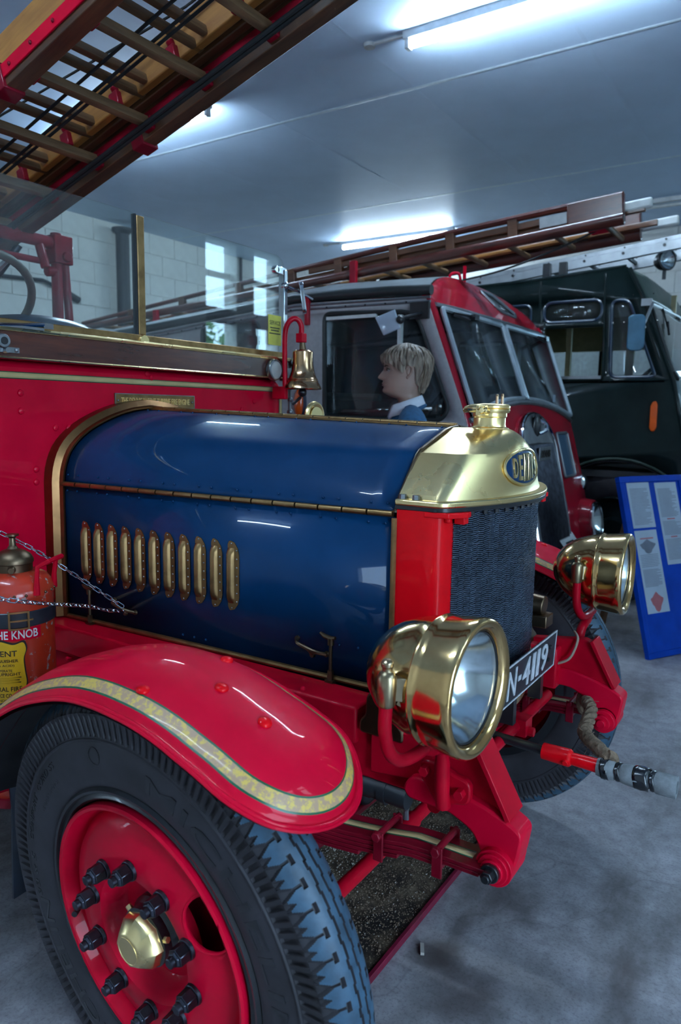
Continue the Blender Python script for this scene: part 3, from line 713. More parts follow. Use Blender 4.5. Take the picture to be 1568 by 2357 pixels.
    cap = G().lathe([(0.052, 0.030), (0.053, 0.052), (0.050, 0.066), (0.034, 0.086), (0.031, 0.088), (0.0, 0.088)], 8).lathe([(0.027, 0.0882), (0.027, 0.0895), (0.025, 0.0895), (0.025, 0.0885), (0, 0.0885)], 28)
    for k in range(3): a = R(20 + 120 * k); cap.cyl((0.050 * math.cos(a), 0.050 * math.sin(a), 0.045), (0.064 * math.cos(a), 0.064 * math.sin(a), 0.045), 0.006, None, 6)
    obj('hub_cap', cap, MT['brass'], w, local=True, bevel=0.0015)
    ng = G().cyl((0, 0, 0), (0, 0, 0.007), 0.0195, 0.0185, 20).cyl((0, 0, 0.007), (0, 0, 0.028), 0.0178, 0.0168, 6).cyl((0, 0, 0.028), (0, 0, 0.033), 0.015, 0.012, 6).cyl((0, 0, 0.033), (0, 0, 0.042), 0.0098, 0.009, 12)
    nut = None
    for k in range(10):
        a = R(94 + 36 * k); T = Matrix.Translation((0.141 * math.cos(a), 0.141 * math.sin(a), 0.058))
        if nut is None: nut = obj('wheel_nut', ng, MT['dark_steel'], w, T, local=True, bevel=0.001, seg=1)
        else:
            c = nut.copy(); col.objects.link(c); c.parent = w; c.matrix_parent_inverse = I4; c.matrix_basis = T
    obj('valve', G().cyl((-0.236, -0.055, 0.03), (-0.215, -0.05, 0.060), 0.006, None, 10), MT['black'], w, local=True)
    return w
WH = Vector((0.195, -0.7957, 0.46))
wheel = build_wheel(wheel_matrix(WH, -3.42, 5.18), 'red disc road wheel with worn grooved tyre and brass hub cap')
def clone_part(o, M):
    c = o.copy(); col.objects.link(c); c.parent = eng; c.matrix_parent_inverse = wm(eng).inverted(); c.matrix_basis = M; WM[c.name] = M
    for ch in o.children:
        k = ch.copy(); col.objects.link(k); k.parent = c
    return c
w2 = clone_part(wheel, wheel_matrix(Vector((0.195, 0.7957, 0.46)), -3.42, -5.18, True)); w2['label'] = 'road wheel on the far side of the vintage engine, only tyre tread showing'
for sgn in (-1, 1):
    w3 = clone_part(wheel, wheel_matrix(Vector((-3.3, sgn * 0.78, 0.46)), 0, 0, sgn > 0)); w3['label'] = 'rear road wheel out of the picture'

# ------------------------------------------------------------------ mudguards
def mudguard(sgn):
    RB = [(36, .545), (40.8, .530), (43.5, .518), (47, .509), (51, .504), (58, .491), (66, .481), (84, .474), (97, .474), (108, .470), (122, .470), (135, .475), (150, .495), (165, .535), (180, .61)]
    HD = [(0, -.003), (.0025, .002), (.005, .003), (.0075, .0018), (.010, -.0004), (.013, .0015), (.0165, .0065), (.0200, .0100), (.0228, .0123), (.0405, .0235), (.0433, .0250), (.065, .0335), (.10, .0405), (.145, .0430)]
    hw, yc, R0 = .145, -.805, .52
    s_tip = R(40.8) * R0; s_c = s_tip + hw; s_end = R(178) * R0
    dl = [0, .0025, .005, .0075, .010, .013, .0165, .0200, .0228, .0405, .0433, .060, .080, .100, .120, .134, .1445]
    bd = []
    ns = 60
    for k in range(ns): s = s_end + (s_c - s_end) * k / ns; bd.append(((s, yc - hw), (0, 1)))
    for k in range(33):
        a = math.pi * k / 32; bd.append(((s_c - hw * math.sin(a), yc - hw * math.cos(a)), (math.sin(a), math.cos(a))))
    for k in range(1, ns + 1): s = s_c + (s_end - s_c) * k / ns; bd.append(((s, yc + hw), (0, -1)))
    rows = []
    for d in dl:
        row = []
        for (s, y), (ns_, ny) in bd:
            S_, Y_ = s + ns_ * d, y + ny * d
            ph = math.degrees(S_ / R0); r = interp(ph, RB) + interp(d, HD)
            row.append((WH.x + r * math.cos(R(ph)), -sgn * Y_ if sgn > 0 else Y_, WH.z + r * math.sin(R(ph))))
        rows.append(row)
    g = G(); n = len(bd)
    g.v = [p for r in rows for p in r]
    for i in range(len(dl) - 1):
        dm = (dl[i] + dl[i + 1]) / 2; mi = 2 if .0228 < dm < .0405 else (1 if .0200 < dm < .0433 else 0)
        for k in range(n - 1): g.f.append((i * n + k, i * n + k + 1, (i + 1) * n + k + 1, (i + 1) * n + k)); g.m.append(mi)
    # close the crown line
    last = (len(dl) - 1) * n
    for k in range((n - 1) // 2): g.f.append((last + k, last + k + 1, last + n - 2 - k, last + n - 1 - k)); g.m.append(0)
    mg = obj('mudguard', g, [MT['red'], MT['green_line'], MT['gold']], eng, sharp=50)
    mg['label'] = 'crimson mudguard with gold and green stripe over the near wheel' if sgn < 0 else 'crimson mudguard over the far wheel'
    # rolled lip and bolts
    lip = [rows[0][k] for k in range(n)]
    obj('rolled_edge', G().tube(lip, 0.0035, 6), MT['red'], mg)
    def on(ph, d):
        r = interp(ph, RB) + interp(d, HD); y = yc - hw + d
        return Vector((WH.x + r * math.cos(R(ph)), -sgn * y if sgn > 0 else y, WH.z + r * math.sin(R(ph)))), Vector((math.cos(R(ph)), 0, math.sin(R(ph))))
    for ph, d in ((82, .050), (72, .134), (61.0, .128), (80, .225)):
        p, nn = on(ph, min(d, 2 * hw - d))
        if d > hw: p.y = -sgn * (2 * yc) - p.y if sgn > 0 else 2 * yc - p.y
        Mx = nn.to_track_quat('Z', 'Y').to_matrix().to_4x4(); Mx.translation = p - nn * 0.001
        obj('bolt_head', G().lathe([(.0118, 0), (.0118, .002), (.0105, .0045), (.0055, .0068), (0, .0072)], 18, Mx), MT['red_bright'], mg)
    # dark inside skin
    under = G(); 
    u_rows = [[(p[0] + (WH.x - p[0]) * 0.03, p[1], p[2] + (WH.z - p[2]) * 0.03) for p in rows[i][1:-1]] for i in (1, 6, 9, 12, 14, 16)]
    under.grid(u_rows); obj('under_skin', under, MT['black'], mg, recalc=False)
    return mg
mudguard(-1); mudguard(1)

# ------------------------------------------------------------------ bonnet
NB = 24
rear_p = smooth_path([(-.343, 1.187, 0), (-.336, 1.232, 0), (-.311, 1.283, 0), (-.256, 1.329, 0), (-.176, 1.367, 0), (-.091, 1.392, 0), (-.004, 1.403, 0)], 8)
front_p = [Vector((p[0], p[1], 0)) for p in round_poly([(-.303, 1.190), (-.282, 1.228), (-.203, 1.318), (-.062, 1.366), (-.004, 1.371)], [0, .02, .012, .03, 0], 5)]
def resample(P, n):
    L = [0]
    for a, b in zip(P, P[1:]): L.append(L[-1] + (b - a).length)
    out = []
    for k in range(n + 1):
        t = L[-1] * k / n; i = max(0, min(len(P) - 2, next((j for j in range(len(L) - 1) if L[j + 1] >= t - 1e-9), len(P) - 2)))
        q = (t - L[i]) / max(1e-9, L[i + 1] - L[i]); out.append(P[i].lerp(P[i + 1], min(1, max(0, q))))
    return out
rp, fp = resample(rear_p, NB), resample(front_p, NB)
XR, XF = -.70, .383
def bonnet_pt(t, k): p = rp[k].lerp(fp[k], t); return p.x, p.y
for sgn in (1, -1):
    bt = obj('bonnet_panel', G().grid([[(XR + (XF - XR) * i / 16, sgn * bonnet_pt(i / 16, k)[0], bonnet_pt(i / 16, k)[1]) for k in range(NB + 1)] for i in range(17)]), MT['blue'], eng, sharp=30, solid=.002)
    sd = G().add([(XR, sgn * -.345, .79), (XF, sgn * -.303, .79), (XF, sgn * -.303, 1.181), (XR, sgn * -.345, 1.181)], [(0, 1, 2, 3)])
    bs = obj('bonnet_side', sd, MT['blue'], eng, solid=.002)
    # hinge knuckles along the side, rivets above and below
    hg = G(); rv = G(); nk = 17
    for k in range(nk):
        a, b = k / nk + .002, (k + 1) / nk - .002
        P = lambda t, dz=0, dy=0: (XR + (XF - XR) * t, sgn * (-.345 + .042 * t - .004 + dy), 1.1845 + .004 * t + dz)
        hg.cyl(P(a), P(b), .0072, None, 10)
    for k in range(26):
        t = (k + .5) / 26
        p = bonnet_pt(t, 1); p2 = bonnet_pt(t, 2)
        if k % 3 != 2:
            rv.sphere((XR + (XF - XR) * t, sgn * (p[0] - .001), 1.205 if False else p[1] + .006), .0032, 8, 5)
            rv.sphere((XR + (XF - XR) * t, sgn * (-.345 + .042 * t - .0015), 1.166), .0032, 8, 5)
    obj('hinge', hg, MT['brass_dull'], bs); obj('rivets', rv, MT['blue'], bs)
    obj('bead', G().tube([(XR, sgn * -.348, .792), (XF, sgn * -.306, .792)], .007, 8).tube([(XF + .001, sgn * -.306, .79), (XF + .001, sgn * -.306, 1.18)], .0065, 8), MT['brass_dull'], bs)
    obj('bead', G().tube([(XF + .002, sgn * p.x, p.y) for p in fp], .0055, 8), MT['bronze'], bt)
    rv = G()
    for k in range(22):
        if k % 3 == 2: continue
        t = (k + .5) / 22; p = bonnet_pt(t, NB - 2); rv.sphere((XR + (XF - XR) * t, sgn * p[0], p[1] + .001), .003, 8, 5)
    obj('rivets', rv, MT['blue'], bt)
    # louvres
    lv = G()
    pl = [(0, 0), (.013, .004), (.0235, .018), (.0275, .035), (.0275, .143), (.0235, .160), (.013, .174), (0, .178)]
    pl = [(-.008, .010), (-.004, .002)] + pl[0:] + [(-.004, .176), (-.008, .168)]
    lv.prism(pl, 'y', 0.0, -.0018, 0)
    sc = []
    for (z, d) in ((.018, .0), (.024, .006), (.034, .011), (.05, .012), (.128, .012), (.144, .011), (.154, .006), (.160, .0)):
        sc.append([(-.0075, -.0015 - d * .25, z), (-.006, -.0015 - d * .75, z), (-.002, -.0015 - d, z), (.004, -.0015 - d * .92, z), (.009, -.0015 - d * .5, z), (.0125, -.0015, z)])
    lv.grid(sc)
    rl = G()
    for k in range(7): rl.sphere((.0205, -.0022, .024 + k * .0217), .0023, 8, 5)
    rl.sphere((.004, -.0022, .007), .0023, 8, 5); rl.sphere((.004, -.0022, .171), .0023, 8, 5)
    l0 = None
    ang = math.atan2(.042, XF - XR)
    for k in range(11):
        x = -.611 + .0541 * k; t = (x - XR) / (XF - XR)
        if sgn > 0: T = Matrix.Translation((x, -.3465 + .042 * t, .905)) @ Matrix.Rotation(ang, 4, 'Z')
        else: T = Matrix.Translation((x + .02, .3465 - .042 * t, .905)) @ Matrix.Rotation(math.pi - ang, 4, 'Z')
        if l0 is None:
            l0 = obj('louvre', lv, MT['brass_dull'], bs, T); 
            l1 = obj('louvre_rivets', rl, MT['steel'], bs, T)
        else:
            for q in (l0, l1):
                c = q.copy(); col.objects.link(c); c.parent = bs; c.matrix_basis = T
    # catches and handles on the side
    yb = lambda x: -.345 + .042 * (x - XR) / (XF - XR)
    for x in (-.586, .234):
        y = sgn * (yb(x) - .012); zt = .885
        g = G().cyl((x, y, .788), (x, y, zt), .0042, None, 10).cyl((x, y, .79), (x, y, .812), .008, .007, 6).bx(x - .011, x + .011, y - .008, y + .008, .772, .79).cyl((x, y, zt - .012), (x, y, zt + .004), .008, None, 10)
        g.tube([(x - .03, y, zt + .012), (x - .018, y, zt + .006), (x, y, zt + .003), (x + .012, y, zt + .006)], [.003, .0055, .006, .004], 8)
        obj('bonnet_catch', g, MT['bronze'], bs)
    for x in (-.452, .175):
        y = sgn * yb(x)
        g = G().tube(smooth_path([(x - .042, y - sgn * .004, .868), (x - .030, y - sgn * .02, .864), (x - .005, y - sgn * .022, .858), (x + .02, y - sgn * .02, .852), (x + .042, y - sgn * .004, .845)], 4), [.0045] * 17, 8)
        g.tube(smooth_path([(x - .012, y - sgn * .02, .860), (x - .002, y - sgn * .012, .850), (x + .002, y - sgn * .004, .838)], 3), .0045, 8)
        for dx, dz in ((-.042, .868), (.042, .845), (.002, .836)): g.cyl((x + dx, y, dz), (x + dx, y - sgn * .006, dz), .0075, .006, 12)
        obj('lift_handle', g, MT['bronze'], bs)
    rv = G()
    for (x, z) in ((-.235, .812), (-.195, .812), (-.155, .812), (.25, .872), (.30, .875)): rv.sphere((x, sgn * (yb(x) - .001), z), .0035, 8, 5)
    obj('rivets', rv, MT['blue'], bs)
# centre hinge and rear arch
hg = G(); nk = 20
for k in range(nk):
    a, b = k / nk + .0015, (k + 1) / nk - .0015
    P = lambda t, y: (XR + (XF - XR) * t, y, 1.406 - .031 * t)
    hg.cyl(P(a, 0), P(b, 0), .0065, None, 10); 
hg.beam((XR, -.016, 1.4035), (XF, -.016, 1.3715), .018, .003); hg.beam((XR, .016, 1.4035), (XF, .016, 1.3715), .018, .003)
obj('centre_hinge', hg, MT['brass_dull'], eng)
arch = [(-.345, .79), (-.345, 1.0)] + [(p.x, p.y) for p in rp] ; arch = arch + [(-y, z) for y, z in reversed(arch)]
oarch = []
for i, (y, z) in enumerate(arch):
    a = Vector(arch[max(0, i - 1)]); b = Vector(arch[min(len(arch) - 1, i + 1)]); d = (b - a).normalized(); nrm = Vector((-d.y, d.x)); oarch.append((y + nrm.x * .030, z + nrm.y * .030))
ga = G(); ga.grid([[(-.700, y, z) for y, z in arch], [(-.690, y + (oy - y) * .12, z + (oz - z) * .15) for (y, z), (oy, oz) in zip(arch, oarch)], [(-.690, y + (oy - y) * .3, z + (oz - z) * .3) for (y, z), (oy, oz) in zip(arch, oarch)], [(-.702, y + (oy - y) * .42, z + (oz - z) * .42) for (y, z), (oy, oz) in zip(arch, oarch)], [(-.712, y, z) for y, z in oarch], [(-.75, y, z) for y, z in oarch]])
obj('bonnet_arch', ga, MT['brass_arch'], eng, sharp=25)
inner = G().grid([[(XR + .01, y * .985, z * .99) for y, z in arch], [(XR - .06, y * .985, z * .99) for y, z in arch]]); obj('bonnet_rest', inner, MT['black'], eng)

# ------------------------------------------------------------------ radiator
rad = empty('radiator', (.48, 0, .8), eng)
def outline(ys, xc, xf, xr=.387):
    pts = []
    for k in range(5): pts.append((xr + (xc - .022 - xr) * k / 4, -ys))
    fx = lambda y: xf - (xf - xc) * (y / max(ys, 1e-4)) ** 2
    s = Vector((xc - .022, -ys)); c = Vector((xc, -ys)); e = Vector((fx(-ys * .91), -ys * .91))
    for k in range(1, 7): t = k / 7; q = s * (1 - t) ** 2 + c * 2 * t * (1 - t) + e * t * t; pts.append((q.x, q.y))
    for k in range(20): y = -ys * .91 * (1 - k / 19); pts.append((fx(y), y))
    return pts + [(x, -y) for x, y in reversed(pts[:-1])]
sl = [(1.2215, .294, .489, .566), (1.232, .290, .487, .562), (1.262, .260, .487, .562), (1.29, .2315, .487, .560), (1.308, .2131, .487, .558), (1.3165, .2045, .487, .556), (1.323, .1845, .488, .5545), (1.334, .151, .490, .551), (1.345, .1175, .492, .5455), (1.353, .093, .494, .540), (1.360, .0715, .496, .532), (1.365, .056, .497, .524), (1.369, .042, .497, .514), (1.3708, .036, .495, .508)]
g = G(); rows = [[(x, y, z) for x, y in outline(ys, xc, xf)] for z, ys, xc, xf in sl]
g.grid(rows); g.add(rows[-1], [tuple(range(len(rows[-1])))])
n_ = len(rows[0]); g.add([r[0] for r in rows] + [r[-1] for r in rows], [(i, i + 1, i + 1 + len(rows), i + len(rows)) for i in range(len(rows) - 1)])
tank = obj('header_tank', g, MT['brass'], rad, sharp=21)
fl = outline(.312, .497, .587, .386)
obj('tank_flange', G().prism(fl, 'z', 1.209, 1.2225), MT['brass'], rad, bevel=.0035)
obj('gasket', G().prism([(x * .998, y * .985) for x, y in fl], 'z', 1.200, 1.2095), MT['black'], rad, bevel=.001)
fb = G()
for x, y in ((.40, -.300), (.432, -.301), (.40, .300), (.432, .301)): fb.cyl((x, y, 1.222), (x, y, 1.232), .0082, .0078, 6)
obj('flange_bolts', fb, MT['steel'], rad)
# filler cap with clamp
cx = .466
T = Matrix.Translation((cx, 0, 1.365))
obj('filler_neck', G().lathe([(.046, .0), (.046, .006), (.0395, .009), (.038, .014), (.038, .030), (.0405, .033), (.0405, .041)], 36, T), MT['brass'], rad)
obj('filler_cap', G().lathe([(.0405, .041), (.0455, .042), (.0475, .047), (.0475, .050), (.045, .0515), (.0475, .053), (.0475, .058), (.043, .062), (.015, .064), (0, .064)], 40, T), MT['brass'], rad)
cl = G().tube([(cx - .050, -.02, 1.415), (cx - .028, -.046, 1.417), (cx + .0, -.052, 1.417)], [.009, .0095, .009], 8)
cl.cyl((cx + .000, -.06, 1.412), (cx + .014, -.052, 1.412), .0085, None, 10).cyl((cx + .006, -.066, 1.412), (cx + .012, -.04, 1.410), .0068, None, 10).bx(cx - .012, cx + .012, -.058, -.035, 1.400, 1.424)
cl.cyl((cx - .056, -.018, 1.412), (cx - .040, -.032, 1.414), .007, .006, 6)
obj('cap_clamp', cl, MT['brass'], rad, bevel=.001)
obj('cap_pins', G().cyl((cx + .012, .012, 1.428), (cx + .012, .012, 1.447), .0036, .0032, 10).cyl((cx + .026, .010, 1.428), (cx + .026, .010, 1.448), .0036, .0032, 10).cyl((cx + .012, .012, 1.446), (cx + .012, .012, 1.451), .0046, .003, 10).cyl((cx + .026, .010, 1.446), (cx + .026, .010, 1.452), .0046, .003, 10), MT['bell'], rad)
# maker's badge, bent to the front of the tank
def nose_x(y, z):
    for (z0, a0, b0, c0), (z1, a1, b1, c1) in zip(sl, sl[1:]):
        if z0 <= z <= z1:
            t = (z - z0) / (z1 - z0); ys, xc, xf = a0 + (a1 - a0) * t, b0 + (b1 - b0) * t, c0 + (c1 - c0) * t
            return xf - (xf - xc) * (y / ys) ** 2
    return .56
zb = 1.283; bw_, bh_ = .105, .041
bg = G(); ring = []
rowsb = []
for r in (1.0, .86, .55, .2, .01):
    rowsb.append([(nose_x(bw_ * r * math.cos(2 * math.pi * k / 48), zb + bh_ * r * math.sin(2 * math.pi * k / 48)) + .0022, bw_ * r * math.cos(2 * math.pi * k / 48), zb + bh_ * r * math.sin(2 * math.pi * k / 48)) for k in range(48)])
bg.grid(rowsb, 0, True)
badge = obj('badge', bg, MT['blue'], rad); badge['label'] = 'oval blue maker badge reading DENNIS'
obj('badge_rim', G().tube([(p[0] + .001, p[1], p[2]) for p in rowsb[0]], .0036, 8, closed=True), MT['brass'], badge)
tg = G(); word = 'DENNIS'; lw = .150 / 6
for k, ch in enumerate(word):
    yc = -.075 + lw * (k + .5); hh = .066 * math.sqrt(max(.2, 1 - (abs(yc) + .4 * lw) ** 2 / .0985 ** 2))
    v, f = fit_text(ch, lw * (.64 if ch != 'I' else .22), hh, .004, .012)
    tg.add([(nose_x(yc + x, zb + y) + .0018 + z, yc + x, zb + y) for x, y, z in v], f)
obj('badge_letters', tg, MT['brass'], badge, recalc=False)
# core of gilled tubes behind the flange line
cxf = lambda y: .567 - .94 * y * y
core = empty('radiator_core', (.5, 0, .8), rad)
cg = G(); ncol = 30; arc = [(-.262 + .524 * k / 200) for k in range(201)]
Lc = [0]
for a, b in zip(arc, arc[1:]): Lc.append(Lc[-1] + math.hypot(b - a, cxf(b) - cxf(a)))
zb0, zb1 = .80, 1.198; nf = 90
for c in range(ncol):
    t = Lc[-1] * (c + .5) / ncol; i = next(j for j in range(200) if Lc[j + 1] >= t); y = arc[i] + (arc[i + 1] - arc[i]) * (t - Lc[i]) / (Lc[i + 1] - Lc[i])
    x = cxf(y); sl_ = -1.88 * y; tx = Vector((sl_, 1, 0)).normalized(); nx = Vector((1, -sl_, 0)).normalized()
    B = Matrix((nx, tx, Vector((0, 0, 1)))).transposed()
    w = Lc[-1] / ncol * .97
    for k in range(nf):
        z = zb0 + (zb1 - zb0) * (k + .5) / nf + (.0008 if c % 2 else -.0008)
        Mx = B @ Matrix.Rotation(.10 * (1 if c % 2 else -1) + rnd.uniform(-.06, .06), 3, 'X')
        cg.box(Vector((x, y, z)) - nx * (.011 + rnd.uniform(0, .0018)), (.022, w, .0021), Mx)
o = obj('fins', cg, MT['core'], rad, recalc=False); o['kind'] = 'stuff'
tb = G()
for c in range(ncol + 1):
    t = Lc[-1] * c / ncol; i = min(199, next((j for j in range(200) if Lc[j + 1] >= t - 1e-9), 199)); y = arc[i]; tb.cyl((cxf(y) - .013, y, zb0), (cxf(y) - .013, y, zb1), .004, None, 6)
tb.grid([[(cxf(y) - .016, y, zb0) for y in arc[::8]], [(cxf(y) - .016, y, zb1) for y in arc[::8]]])
obj('water_tubes', tb, MT['black'], rad)
bpy.data.objects.remove(core)
for s in (-1, 1):
    pp = [(.388, s * .305), (.452, s * .307), (.470, s * .3055), (.484, s * .299), (.493, s * .288), (.498, s * .274), (.500, s * .255), (.486, s * .252), (.388, s * .285)]
    obj('side_panel', G().prism(pp, 'z', .79, 1.2005), MT['red_bright'], rad, bevel=.002, sharp=28)
    obj('side_lip', G().prism([(.455, s * .309), (.508, s * .302), (.535, s * .262), (.531, s * .238), (.50, s * .25), (.46, s * .27)], 'z', 1.188, 1.200).cyl((.50, s * .285, 1.178), (.50, s * .285, 1.19), .008, None, 6).bx(.505, .528, s * .255 - .012, s * .255 + .012, 1.174, 1.19), MT['red_bright'], rad, bevel=.002)
nb = G()
for k in range(13):
    y = -.22 + k * .44 / 12; nb.cyl((cxf(y) + .004, y, 1.190), (cxf(y) + .004, y, 1.202), .0055, None, 6)
obj('tank_nuts', nb, MT['black'], rad)
bt_ = outline(.285, .470, .578, .40)
obj('bottom_tank', G().prism(bt_, 'z', .745, .802).grid([[(x, y, .745) for x, y in bt_], [(.42 + (x - .42) * .93, y * .93, .70) for x, y in bt_], [(.42 + (x - .42) * .6, y * .6, .672) for x, y in bt_]]), MT['brass'], rad, bevel=.004)

# ------------------------------------------------------------------ number plate
pl_ = empty('number_plate', (.605, -.02, .77), eng); pl_['label'] = 'dark number plate with white characters N-4119'
tilt = Matrix.Translation((.604, -.022, .8085)) @ Matrix.Rotation(R(3), 4, 'Y') @ Matrix(((0, 0, 1, 0), (1, 0, 0, 0), (0, 1, 0, 0), (0, 0, 0, 1)))
obj('plate', G().box((0, 0, -.002), (.380, .094, .004)), MT['plate_black'], pl_, tilt, bevel=.001)
bg = G()
for sx, sy, w, h in ((0, .0455, .380, .0035), (0, -.0455, .380, .0035), (.188, 0, .0035, .094), (-.188, 0, .0035, .094)): bg.box((sx, sy, .0006), (w, h, .002))
obj('border', bg, MT['white_letter'], pl_, tilt)
tg = G(); x = -.150
for ch, w in (('N', .052), ('-', .018), ('4', .050), ('1', .020), ('1', .020), ('9', .048)):
    v, f = fit_text(ch, w, .068 if ch != '-' else .012, .002, .008 if ch != '-' else .0)
    tg.add([(p[0] + x + w / 2, p[1], p[2] + .0002) for p in v], f); x += w + .013
obj('characters', tg, MT['white_letter'], pl_, tilt, recalc=False)
sc = G()
for sx, sy in ((.139, .016), (.135, -.017)): sc.cyl((sx, sy, .001), (sx, sy, .006), .006, .005, 10)
obj('screws', sc, MT['black'], pl_, tilt)
obj('bracket', G().bx(.57, .602, -.12, -.10, .70, .80), MT['black'], pl_); obj('bracket', G().bx(.57, .602, .07, .09, .70, .80), MT['black'], pl_)

# ------------------------------------------------------------------ headlamps
def headlamp(s):
    hl = empty('headlamp', (.588, s * .46, .66), eng); hl['label'] = ('brass headlamp in front of the near mudguard' if s < 0 else 'brass headlamp on the far side, before the blue board')
    A = Matrix.Translation((.678, s * .547, .945)) @ Matrix.Rotation(R(2.5) * s, 4, 'Z') @ Matrix.Rotation(R(90), 4, 'Y')
    obj('lamp_shell', G().lathe([(0, -.200), (.018, -.1985), (.040, -.190), (.060, -.176), (.078, -.157), (.092, -.134), (.102, -.108), (.1085, -.082), (.111, -.066), (.1125, -.0635), (.1155, -.0625), (.1158, -.0585), (.1135, -.0565), (.1150, -.045), (.1180, -.022), (.1205, .000), (.1208, .008), (.119, .0145), (.1145, .0175), (.1085, .0165), (.101, .0115), (.0975, .006), (.0965, .000)], 64, A), MT['brass_lamp'], hl, sharp=60)
    obj('reflector', G().lathe([(.0962, -.001), (.088, -.022), (.074, -.046), (.055, -.066), (.032, -.079), (.012, -.084), (0, -.085)], 48, A), MT['reflector'], hl, recalc=False)
    obj('bulb', G().sphere((0, 0, 0), (.010, .010, .016), 12, 8, M=None), MT['lamp_glass'], hl, A @ Matrix.Translation((0, 0, -.055)))
    obj('lens', G().lathe([(.0968, .0010), (.080, .0035), (.055, .0058), (.028, .007), (0, .0075)], 48, A), MT['lamp_glass'], hl)
    obj('lens_seal', G().lathe([(.0972, .0000), (.0955, .0035), (.0935, .0030), (.0935, .0000)], 48, A), MT['black'], hl)
    # yoke with a knuckle on either side
    yo, yi = s * .664, s * .430
    path = smooth_path([(.578, yo, .940), (.576, yo, .885), (.580, yo - s * .012, .842), (.588, yo - s * .045, .818), (.592, s * .547, .812), (.590, yi + s * .04, .820), (.584, yi + s * .008, .848), (.580, yi, .885), (.580, yi, .940)], 5)
    obj('yoke', G().tube(path, .0115, 10), MT['red_chassis'], hl)
    for y in (yo, yi):
        kn = G().lathe([(.0125, -.028), (.015, -.024), (.0165, .000), (.0165, .022), (.012, .030), (.0085, .032), (.0085, .038), (.0105, .040), (.0105, .047), (.006, .052), (0, .0525)], 18, Matrix.Translation((.578, y, .955)))
        d = 1 if y == yo else -1; q = s * d
        kn.beam((.582, y - q * .006, .957), (.606, y - q * .022, .955), .014, .040).beam((.60, y - q * .018, .955), (.618, y - q * .026, .945), .008, .058)
        obj('knuckle', kn, MT['knuckle'], hl, bevel=.002)
    obj('stem', G().tube(smooth_path([(.592, s * .547, .812), (.592, s * .52, .800), (.590, s * .475, .785), (.588, s * .462, .75), (.588, s * .458, .70), (.588, s * .450, .655)], 5), [.012] * 5 + [.0135] * 10 + [.015] * 11, 10), MT['red_chassis'], hl)
    pp = round_poly([(.532, .735), (.575, .735), (.600, .722), (.640, .715), (.640, .668), (.600, .66), (.575, .645), (.532, .70)], .018, 4)
    obj('mounting_plate', G().prism(pp, 'y', s * .428, s * .446), MT['red_chassis'], hl, bevel=.004)
    for bx_, bz in ((.548, .717), (.622, .691)): obj('bolt', G().cyl((bx_, s * .445, bz), (bx_, s * .462, bz), .0105, None, 6), MT['red_chassis'], hl, bevel=.001)
for s in (-1, 1): headlamp(s)

